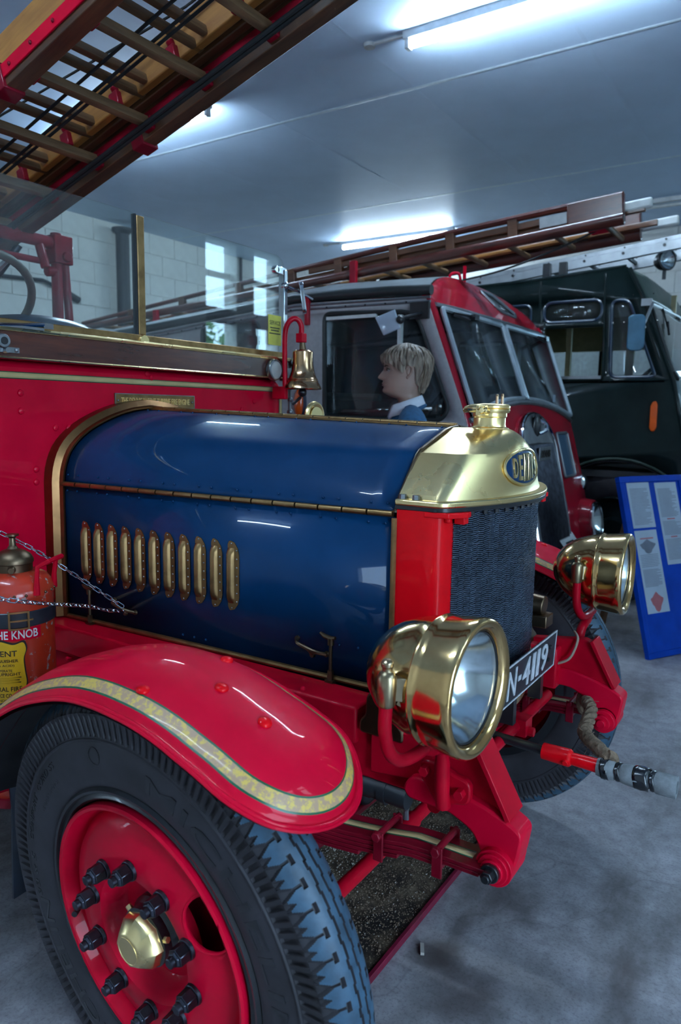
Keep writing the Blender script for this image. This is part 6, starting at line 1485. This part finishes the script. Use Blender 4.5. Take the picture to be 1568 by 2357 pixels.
# grille
gr = empty('grille', (-.3, YC2, .6), e2)
su = [(YC2 - .31, .46), (YC2 - .31, 1.20)] + [(YC2 - .31 * math.cos(R(a)), 1.20 + .215 * math.sin(R(a))) for a in range(15, 180, 15)] + [(YC2 + .31, 1.20), (YC2 + .31, .46)]
ins = [(YC2 - .265, .50), (YC2 + .265, .50), (YC2 + .265, 1.225), (YC2 - .265, 1.225)]
front_sheet('grille_surround', su[::-1], [ins], MT['alloy'], .012, gr, .02, .1)
front_sheet('grille_backing', ins, [], MT['black'], .002, gr, .004, .1)
for k in range(27):
    y = YC2 - .255 + .51 * k / 26; obj('grille_slat', G().tube([(xf2(y, z, .014), y, z) for z in (.5, .7, .9, 1.1, 1.222)], .0055, 5), MT['dark_steel'], gr)
gb = obj('grille_badge', G().box((xf2(YC2, 1.165, .026), YC2 + .02, 1.165), (.012, .22, .085)), MT['alloy'], gr, bevel=.004); gb['label'] = 'pale badge lettered DENNIS'
v, f = fit_text('DENNIS', .17, .045, .003, .02); obj('badge_letters', G().add([(xf2(YC2, 1.165, .0325) + z, YC2 + .02 + x, 1.165 + y) for x, y, z in v], f), MT['ink'], gb, recalc=False)
obj('surround_beads', G().tube([(xf2(y, z, .016), y, z) for y, z in su], .010, 6), MT['chrome'], gr)
obj('starting_handle_cover', G().sphere((xf2(YC2, 1.335, .02), YC2, 1.335), (.02, .055, .078), 16, 12), MT['black'], gr); obj('grille_handle', G().tube(smooth_path([(xf2(YC2, 1.37, .02), YC2 + .035, 1.375), (xf2(YC2, 1.35, .06), YC2 + .06, 1.35), (xf2(YC2, 1.31, .06), YC2 + .05, 1.315), (xf2(YC2, 1.29, .02), YC2 + .02, 1.29)], 5), .014, 8), MT['chrome'], gr)
front_sheet('red_arch', [(y * 1.0, z) for y, z in [(YC2 + (p[0] - YC2) * 1.25, p[1] + .012) for p in su[2:-2]]] + [(YC2 + (p[0] - YC2) * 1.12, p[1]) for p in su[2:-2]][::-1], [], MT['cab_red'], .008, e2, .012, .12)
for s in (-1, 1):
    y = YC2 + s * .52; q = rounded(y - .13, y + .13, .995, 1.285, .015, 2)
    front_sheet('side_vent', q, [], plain('blue_mesh', (.03, .075, .13), .5), .006, e2, .006, .1); obj('vent_frame', G().tube([(xf2(a, b, .010), a, b) for a, b in q], .010, 6, closed=True), MT['alloy'], e2)
    y = YC2 + s * .735
    hl2 = empty('cab_headlamp', (-.2, y, .65), e2); A = Matrix.Translation((xf2(y, .66, .0), y, .660)) @ Matrix.Rotation(R(82), 4, 'Y')
    obj('bezel', G().lathe([(.165, -.03), (.165, .02), (.150, .075), (.138, .08)], 32, A), MT['cab_red'], hl2); obj('rim', G().lathe([(.138, .07), (.140, .09), (.128, .10), (.118, .092)], 32, A), MT['chrome'], hl2); obj('reflector', G().lathe([(.12, .088), (.08, .05), (0, .03)], 28, A), MT['reflector'], hl2); obj('lens', G().lathe([(.120, .092), (.08, .112), (.03, .120), (0, .121)], 32, A), MT['lamp_glass'], hl2)
    A = Matrix.Translation((xf2(y, .93, .0), y + s * .07, .935)) @ Matrix.Rotation(R(80), 4, 'Y'); obj('sidelight', G().lathe([(.062, -.01), (.062, .02), (.052, .028), (.030, .040), (0, .044)], 24, A), MT['reflector'], e2)
    A = Matrix.Translation((xf2(y, 1.0, .004), y + s * .02, 1.0)); 
obj('bumper', G().tube([(xf2(y, .45, .06 - .05 * abs((y - YC2) / HW2) ** 3), y, .45) for y in [ya + 2 * HW2 * k / 12 for k in range(13)]], .045, 10, flat=1.0), MT['alloy'], e2)
obj('cab_interior', G().bx(-1.55, -1.50, ya + .02, yb_ - .02, .5, 1.5).bx(-1.5, -.5, ya + .05, yb_ - .05, .50, .55).bx(-1.5, -1.0, ya + .1, yb_ - .1, .55, 1.05).bx(-.72, -.48, ya + .08, yb_ - .08, .9, 1.33), MT['interior'], e2, bevel=.02)
obj('rear_bulkhead', G().bx(-2.45, -2.40, ya + .02, yb_ - .02, .5, 1.95).bx(-2.4, -1.55, ya + .1, yb_ - .1, .5, .9), MT['interior'], e2)
obj('dash_rail', G().cyl((-1.45, 2.05, 1.50), (-1.05, 2.05, 1.49), .022, None, 8), plain('pale_green_bar', (.12, .16, .14), .5), e2)
Ms = Matrix.Translation((-.78, 2.35, 1.40)) @ Matrix.Rotation(R(-60), 4, 'Y'); obj('steering_wheel', G().tube([(.21 * math.cos(2 * math.pi * k / 36), .21 * math.sin(2 * math.pi * k / 36), 0) for k in range(36)], .016, 8, closed=True).cyl((-.2, 0, 0), (.2, 0, 0), .01, None, 6).cyl((0, -.2, 0), (0, .2, 0), .01, None, 6).cyl((0, 0, -.5), (0, 0, 0), .02, None, 8), MT['black'], e2, Ms)
obj('cab_extinguisher', G().lathe([(.0, 0), (.055, 0), (.06, .01), (.06, .12), (.045, .16), (.02, .17), (.02, .2), (.025, .21), (0, .215)], 20, Matrix.Translation((-.62, 2.12, 1.33))), MT['black'], e2); obj('extinguisher_bands', G().lathe([(.0608, .03), (.0608, .042)], 20, Matrix.Translation((-.62, 2.12, 1.33))).lathe([(.0608, .055), (.0608, .067)], 20, Matrix.Translation((-.62, 2.12, 1.33))), MT['red'], e2)
obj('seat_pad', G().bx(-1.35, -1.05, 2.0, 2.6, 1.05, 1.42), plain('red_seat', (.18, .02, .02), .5), e2, bevel=.05)
def simple_wheel(c, r, w, par, side, name='road_wheel', steer=0):
    M = Matrix.Translation(c) @ Matrix.Rotation(R(steer), 4, 'Z') @ Matrix.Rotation(R(90) * -side, 4, 'X')
    t = empty(name, parent=par, M=M)
    g = G(); n = 96; prof = [(r * .60, w * .42), (r * .66, w * .50), (r * .80, w * .53), (r * .92, w * .48), (r * .985, w * .40), (r * .985, w * .31), (r * .965, w * .31), (r * .965, w * .27), (r, w * .27), (r * 1.0, w * .08), (r * .975, w * .08), (r * .975, w * .04), (r, w * .04)]
    prof = prof + [(a, -b) for a, b in reversed(prof)]
    m = len(prof)
    for k in range(n):
        a = 2 * math.pi * k / n
        for j, (rr, h) in enumerate(prof):
            q = rr - (.012 if (4 <= j <= m - 5 and k % 4 == 0 and abs(h) > w * .2) else 0); g.v.append((q * math.cos(a), q * math.sin(a), h))
    for k in range(n):
        for j in range(m - 1): g.f.append((k * m + j, ((k + 1) % n) * m + j, ((k + 1) % n) * m + j + 1, k * m + j + 1)); g.m.append(0)
    obj('tyre', g, MT['rubber'], t, local=True, sharp=30)
    return t, M
for s, yy in ((-1, ya + .14), (1, yb_ - .14)):
    for x in (-.82, -3.9):
        t, M = simple_wheel((x, yy, .42), .42, .22, e2, s); obj('wheel_disc', G().lathe([(.255, .09), (.24, .10), (.22, .05), (.12, .06), (.10, .09), (0, .095)], 32), MT['cab_red'], t, local=True)
obj('chassis', G().bx(-5.9, -.4, 2.45, 2.55, .45, .6).bx(-5.9, -.4, 3.1, 3.2, .45, .6).cyl((-.82, ya + .1, .42), (-.82, yb_ - .1, .42), .05, None, 12).cyl((-3.9, ya + .1, .42), (-3.9, yb_ - .1, .42), .06, None, 12), MT['black'], e2)
obj('rear_panel', G().bx(-6.0, -5.97, ya, yb_, .45, 1.66), MT['cab_red'], e2)
# roof brackets
obj('ladder_bracket', G().bx(-1.60, -1.55, 2.545, 2.575, 2.18, 2.40).bx(-1.60, -1.55, 3.06, 3.09, 2.18, 2.40).bx(-1.66, -1.50, 2.54, 3.09, 2.17, 2.21), MT['cab_red'], e2, bevel=.004)
obj('ladder_bracket', G().bx(-3.5, -3.44, 2.54, 3.09, 2.06, 2.12).bx(-3.5, -3.45, 2.545, 2.575, 2.05, 2.2).bx(-3.5, -3.45, 3.06, 3.09, 2.05, 2.2), MT['cab_red'], e2, bevel=.004)
obj('roof_loop', G().tube(smooth_path([(-.98, 2.80, 2.24), (-.98, 2.79, 2.285), (-.96, 2.80, 2.305), (-.93, 2.82, 2.30), (-.92, 2.83, 2.25)], 4), .010, 8).cyl((-.90, 2.84, 2.24), (-.90, 2.84, 2.35), .012, None, 8), MT['red'], e2)
# placard on the bumper
pc = empty('paper_placard', (-.12, 2.95, .50)); tag(pc, 'white printed card propped on the bumper under the tall black grille', 'card')
Mp = Matrix.Translation((-.105, 3.02, .505)) @ Matrix.Rotation(R(90), 4, 'Z') @ Matrix.Rotation(R(52), 4, 'X')
obj('card', G().bx(-.15, .15, 0, .17, -.0015, .0015), MT['white'], pc, Mp)
tg = G()
for y, w in ((.115, .16), (.095, .12), (.065, .10), (.045, .13)): tg.bx(-w / 2, w / 2, y - .006, y + .006, .0015, .002)
obj('card_print', tg, MT['ink'], pc, Mp, recalc=False)

# ------------------------------------------------------------------ its wooden ladder
l2 = empty('truss_ladder', M=Matrix.Translation((.132, 2.6, 2.434)) @ Matrix.Rotation(-math.atan(.077), 4, 'Y')); tag(l2, 'dark wooden truss ladder with white tips on the red and grey engine', 'ladder')
for y in (0.0, .43):
    lo = obj('lower_rail', G().tube([(-4.6, y, .028), (-2.0, y, .025), (-.6, y, .026), (0, y, .030)], [.028, .030, .032, .034], 10), MT['ladder_red'], l2, local=True)
    up_ = obj('upper_rail', G().tube([(-4.6, y, .070), (-3.4, y, .100), (-2.3, y, .128), (-1.3, y, .146), (-.5, y, .152), (0, y, .148)], [.016, .017, .018, .019, .021, .024], 8), MT['ladder_red'], l2, local=True)
    obj('infill_board', G().bx(-2.1, -.02, y - .010, y + .010, .082, .118), MT['ladder_brown'], l2, local=True, bevel=.003)
    obj('infill_board', G().bx(-1.8, -.10, y + .022, y + .036, .060, .098), MT['ladder_brown'], l2, local=True, bevel=.003)
    for x in (-3.95, -3.35, -2.75, -2.25, -1.85, -1.42, -1.02, -.62): obj('truss_block', G().bx(x - .030, x + .030, y - .018, y + .018, .030, .062 + .088 * min(1, (x + 5.4) / 3.5)), MT['ladder_brown'], l2, local=True, bevel=.004)
    obj('end_block', G().bx(-.30, .004, y - .024, y + .024, .004, .165), MT['ladder_red'], l2, local=True, bevel=.008)
    obj('white_band', G().bx(-.46, -.30, y - .014, y + .014, .062, .124), MT['white'], l2, local=True, bevel=.003)
    obj('pale_tip', G().bx(-.28, .135 if y == 0 else .20, y + .035, y + .075, .070 if y == 0 else .060, .125 if y == 0 else .115), MT['white'], l2, local=True, bevel=.012)
    obj('inner_rail', G().bx(-3.0, .10, y + (.04 if y == 0 else -.05), y + (.07 if y == 0 else -.02), .058, .090), MT['ladder_brown'], l2, local=True, bevel=.004)
r0 = None
for k in range(16):
    T = Matrix.Translation((-.10 - .285 * k, .215, .020))
    if r0 is None: r0 = obj('rung', G().cyl((0, -.205, 0), (0, .205, 0), .017, None, 10), MT['wood_rung'], l2, T, local=True)
    else: c = r0.copy(); col.objects.link(c); c.parent = l2; c.matrix_basis = T
obj('centre_board', G().bx(-2.0, -.25, .235, .275, .028, .050), MT['wood_light'], l2, local=True, bevel=.004)
obj('wire_rope', G().tube([(-2.4, .12, .058), (-1.2, .12, .062), (-.2, .12, .066)], .008, 6).tube(smooth_path([(-.12, .12, .04), (-.4, .14, -.03), (-.75, .18, -.085), (-1.05, .20, -.10)], 5), .006, 6), MT['rope_black'], l2, local=True)
obj('red_hook', G().bx(-.22, -.12, .08, .20, .02, .05), MT['red'], l2, local=True, bevel=.006)

# ================================================================== dark green engine
e3 = empty('green_fire_engine', (-1.6, 5.0, 0)); tag(e3, 'dark green boxy fire engine at the far right, beyond the red one', 'fire engine')
Y3, Y3b = 3.95, 6.05
so = [(-5.5, .55), (-.74, .55)] + [(-.13 + .57 * math.cos(R(a)), .52 + .575 * math.sin(R(a))) for a in range(176, 2, -12)] + [(.45, .55), (.48, .55), (.46, .80), (.35, 1.185), (.215, 1.655), (-.02, 2.24), (-.13, 2.45), (-.16, 2.468), (-.86, 2.420), (-5.5, 2.32)]
w1 = rounded(-.730, -.300, 2.098, 2.248, .06, 4); w2_ = rounded(-.725, -.275, 1.690, 2.052, .01, 2); w3_ = round_poly([(-.235, 2.235), (-.115, 2.232), (.095, 1.70), (.07, 1.685), (-.215, 1.685)], [.06, .06, .04, .04, .05], 4); w4_ = rounded(-1.35, -.83, 1.69, 2.24, .05, 4)
for yy, s in ((Y3, -1), (Y3b, 1)):
    v, f = sheet(so, [w1, w2_, w3_, w4_]); sd3 = obj('body_side', G().add([(x, yy, z) for x, z in v], f), MT['green'], e3, solid=.012)
    for w_ in (w1, w3_, w4_): obj('window_seal', G().tube([(x, yy + .002 * s, z) for x, z in w_], .014, 8, closed=True), MT['navy'], sd3); v, f = sheet(w_); obj('window_glass', G().add([(x, yy - .006 * s, z) for x, z in v], f), MT['cab_glass'], sd3, solid=.004)
    obj('window_ledge', G().bx(-.725, -.275, yy - .02, yy + .02, 1.675, 1.698), MT['alloy'], sd3)
    for x0, x1, z0, z1 in ((-.768, -.752, 1.66, 2.41), (-.290, -.262, 1.66, 2.43)): obj('door_pillar', G().beam((x0, yy + .006 * s, z1), (x0 + .025, yy + .006 * s, z0), .016, .022, up=(0, 1, 0)), MT['green'], sd3, bevel=.003)
    obj('roof_rail', G().tube([(-.15, yy + .006 * s, 2.466), (-.86, yy + .006 * s, 2.420), (-5.5, yy + .006 * s, 2.325)], .013, 8), MT['green'], sd3)
    obj('waist_rail', G().bx(-5.5, .16, yy - .012, yy + .012, 1.645, 1.66).bx(-.75, -.02, yy - .010, yy + .010, 2.258, 2.268), MT['green'], sd3)
    k = -.74; rv = G()
    while k < .1: rv.sphere((k, yy + .008 * s, 1.652), .006, 6, 4); rv.sphere((k * .9 - .03, yy + .010 * s, 2.262), .005, 6, 4); rv.sphere((k, yy + .008 * s, 2.075), .005, 6, 4); k += .075
    obj('rivets', rv, MT['green'], sd3)
    obj('corner_trim', G().tube([(-.13, yy, 2.45), (-.02, yy, 2.24), (.215, yy, 1.655), (.33, yy, 1.185)], .018, 8), MT['green'], sd3)
    obj('arch_lip', G().tube([(-.13 + .60 * math.cos(R(a)), yy + .008 * s, .52 + .575 * math.sin(R(a))) for a in range(176, 2, -8)], .010, 6), MT['alloy'] if False else MT['green_grey'], sd3)
    om = obj('side_marker', G().prism(round_poly([(.082, 1.325), (.096, 1.300), (.118, 1.300), (.132, 1.33), (.128, 1.49), (.117, 1.515), (.094, 1.510), (.080, 1.48)], .008, 3), 'y', yy, yy + .022 * s), MT['orange'], sd3, bevel=.006); om['label'] = 'orange side marker lens'
# front: peak, windscreen, lower panel
def f3(name, x0, z0, x1, z1, m, yy0=Y3, yy1=Y3b, solid=.012, cur=.05):
    rows = []
    for i in range(9):
        t = i / 8; rows.append([(x0 + (x1 - x0) * t + cur * (1 - (2 * (k / 16) - 1) ** 4), yy0 + (yy1 - yy0) * k / 16, z0 + (z1 - z0) * t) for k in range(17)])
    return obj(name, G().grid(rows), m, e3, solid=solid)
f3('roof_peak', -.13, 2.45, -.02, 2.24, MT['green_grey']); f3('windscreen', -.02, 2.235, .205, 1.68, MT['cab_glass'], Y3 + .05, Y3b - .05, .006); f3('front_panel', .215, 1.66, .44, .80, plain('green_front_sky_sheen', (.10, .15, .16), .3, 0, .1, 5, 0, .5)); f3('front_skirt', .44, .80, .47, .55, MT['green'])  # front panel paler than the sides: sky reflection put into its colour
obj('windscreen_seal', G().tube([(p[0], p[1], p[2]) for p in ((.01, Y3 + .07, 2.215), (.20, Y3 + .07, 1.72), (.225, Y3 + .12, 1.675), (.26, 5.0, 1.675), (.225, Y3b - .12, 1.675), (.20, Y3b - .07, 1.72), (.01, Y3b - .07, 2.215), (.04, 5.0, 2.225))], .014, 8, closed=True), MT['cab_black'], e3)
obj('wiper', G().tube([(.03, 4.40, 2.22), (.10, 4.25, 2.06)], .006, 6).tube([(.095, 4.28, 2.10), (.125, 4.18, 2.00)], .009, 6), MT['black'], e3)
obj('roof', G().add([(-.15, Y3, 2.467), (-.15, Y3b, 2.467), (-.86, Y3b, 2.42), (-.86, Y3, 2.42), (-5.5, Y3b, 2.325), (-5.5, Y3, 2.325)], [(0, 1, 2, 3), (3, 2, 4, 5)]), MT['green'], e3, solid=.02)
# interior in cream
ci = G()
for x in (-.78, -.55, -.30, -.05): ci.bx(x - .02, x + .02, Y3b - .06, Y3b - .02, 1.2, 2.4)
for x, y in ((-.72, 4.6), (-.30, 5.0), (.02, 4.9), (-.1, 5.4)): ci.bx(x - .02, x + .02, y - .02, y + .02, 1.0, 2.38)
ci.bx(-1.4, .0, Y3b - .05, Y3b - .02, 2.05, 2.38).bx(-1.42, -1.38, Y3 + .02, Y3b - .02, 1.0, 2.36)
obj('interior_trim', ci, MT['cream'], e3); obj('interior_floor', G().bx(-1.4, .15, Y3 + .03, Y3b - .03, .95, 1.0).bx(-1.3, -.4, 4.2, 5.8, 1.0, 1.45), MT['interior'], e3); obj('headlining', G().bx(-1.4, -.15, Y3 + .02, Y3b - .02, 2.375, 2.385), MT['cream'], e3)
Ms = Matrix.Translation((-.12, 4.45, 1.62)) @ Matrix.Rotation(R(-50), 4, 'Y'); obj('steering_wheel', G().tube([(.23 * math.cos(2 * math.pi * k / 36), .23 * math.sin(2 * math.pi * k / 36), 0) for k in range(36)], .015, 8, closed=True).cyl((0, 0, -.5), (0, 0, 0), .02, None, 8).cyl((-.22, 0, 0), (.22, 0, 0), .01, None, 6), MT['black'], e3, Ms)
# mirror, spot lamp
m3 = empty('door_mirror', (.1, Y3, 2.1), e3)
obj('mirror_glass', G().prism(rounded(-.062, .050, -.122, .122, .035, 4), 'y', -.012, .012), plain('blue_mirror', (.03, .10, .16), .12, 0, .2, 8, 0, .5), m3, Matrix.Translation((.005, 3.70, 1.972)) @ Matrix.Rotation(R(12), 4, 'Z'), bevel=.006)
obj('mirror_arm', G().cyl((.005, 3.70, 1.972), (.03, 3.80, 2.02), .012, None, 8).cyl((.03, 3.72, 2.0), (.045, Y3, 2.20), .011, None, 8).bx(-.03, .04, 3.93, 3.96, 2.18, 2.23), MT['alloy'], m3)
sp3 = empty('spot_lamp', (.04, 4.45, 2.45), e3); A = Matrix.Translation((.02, 4.45, 2.580)) @ Matrix.Rotation(R(-38), 4, 'Z') @ Matrix.Rotation(R(88), 4, 'Y')
obj('shell', G().lathe([(0, -.10), (.04, -.09), (.066, -.05), (.078, 0), (.080, .014), (.070, .02)], 28, A), MT['black'], sp3); obj('reflector', G().lathe([(.07, .012), (.04, -.03), (0, -.045)], 24, A), MT['reflector'], sp3); obj('lens', G().lathe([(.072, .016), (.04, .026), (0, .03)], 28, A), MT['lamp_glass'], sp3); obj('post', G().cyl((.01, 4.46, 2.44), (.01, 4.46, 2.52), .014, None, 8), MT['black'], sp3)
for s, yy in ((-1, Y3 + .16), (1, Y3b - .16)):
    for x in (-.13, -3.6):
        t, M = simple_wheel((x, yy, .50), .50, .26, e3, s, steer=-9 if x > -1 else 0); obj('wheel_disc', G().lathe([(.31, .11), (.295, .12), (.27, .06), (.15, .07), (.13, .12), (0, .13)], 32), MT['green'], t, local=True)
obj('chassis', G().bx(-5.4, .3, 4.5, 4.6, .55, .75).bx(-5.4, .3, 5.4, 5.5, .55, .75).cyl((-.13, Y3 + .1, .5), (-.13, Y3b - .1, .5), .06, None, 12).cyl((-3.6, Y3 + .1, .5), (-3.6, Y3b - .1, .5), .06, None, 12), MT['black'], e3)
obj('wheel_arch_liner', G().grid([[(-.13 + .58 * math.cos(R(a)), y, .52 + .56 * math.sin(R(a))) for a in range(178, 0, -12)] for y in (Y3 + .01, Y3 + .5)]), MT['black'], e3, solid=.01)
obj('rear_panel', G().bx(-5.5, -5.47, Y3, Y3b, .55, 2.32), MT['green'], e3)
for x in (-.83, -.70): obj('ladder_bracket', G().prism([(4.24, 2.42), (4.80, 2.42), (4.80, 2.45), (4.30, 2.45), (4.27, 2.60), (4.24, 2.60)], 'x', x - .03, x + .03), MT['black'], e3, bevel=.003)
obj('ladder_bracket', G().bx(-3.0, -2.94, 4.24, 4.80, 2.36, 2.42), MT['black'], e3)
# aluminium ladder on the green engine
l3 = empty('aluminium_ladder', M=Matrix.Translation((-.70, 4.30, 2.535)) @ Matrix.Rotation(-math.atan(.105), 4, 'Y')); tag(l3, 'grey aluminium ladder lying on the dark green engine roof', 'ladder')
for y in (0, .42):
    rl3 = obj('side_rail', G().bx(-2.6, 2.2, y - .018, y + .018, 0, .102), MT['alloy'], l3, local=True, bevel=.004)
    for k in range(16): x = -2.45 + .29 * k; obj('rail_bolt', G().cyl((x, y - .019, .045), (x, y - .024, .045), .011, None, 10), MT['black'], rl3, M=wm(l3)); obj('rail_bolt', G().cyl((x + .012, y - .019, .085), (x + .012, y - .023, .085), .007, None, 8), MT['black'], rl3, M=wm(l3))
    obj('rail_groove', G().bx(-2.6, 2.2, y - .0195, y - .0175, .066, .071), MT['steel'], rl3, M=wm(l3))
r0 = None
for k in range(16):
    T = Matrix.Translation((-2.45 + .29 * k, .21, .045))
    if r0 is None: r0 = obj('rung', G().cyl((0, -.20, 0), (0, .20, 0), .017, None, 10), MT['alloy'], l3, T, local=True)
    else: c = r0.copy(); col.objects.link(c); c.parent = l3; c.matrix_basis = T
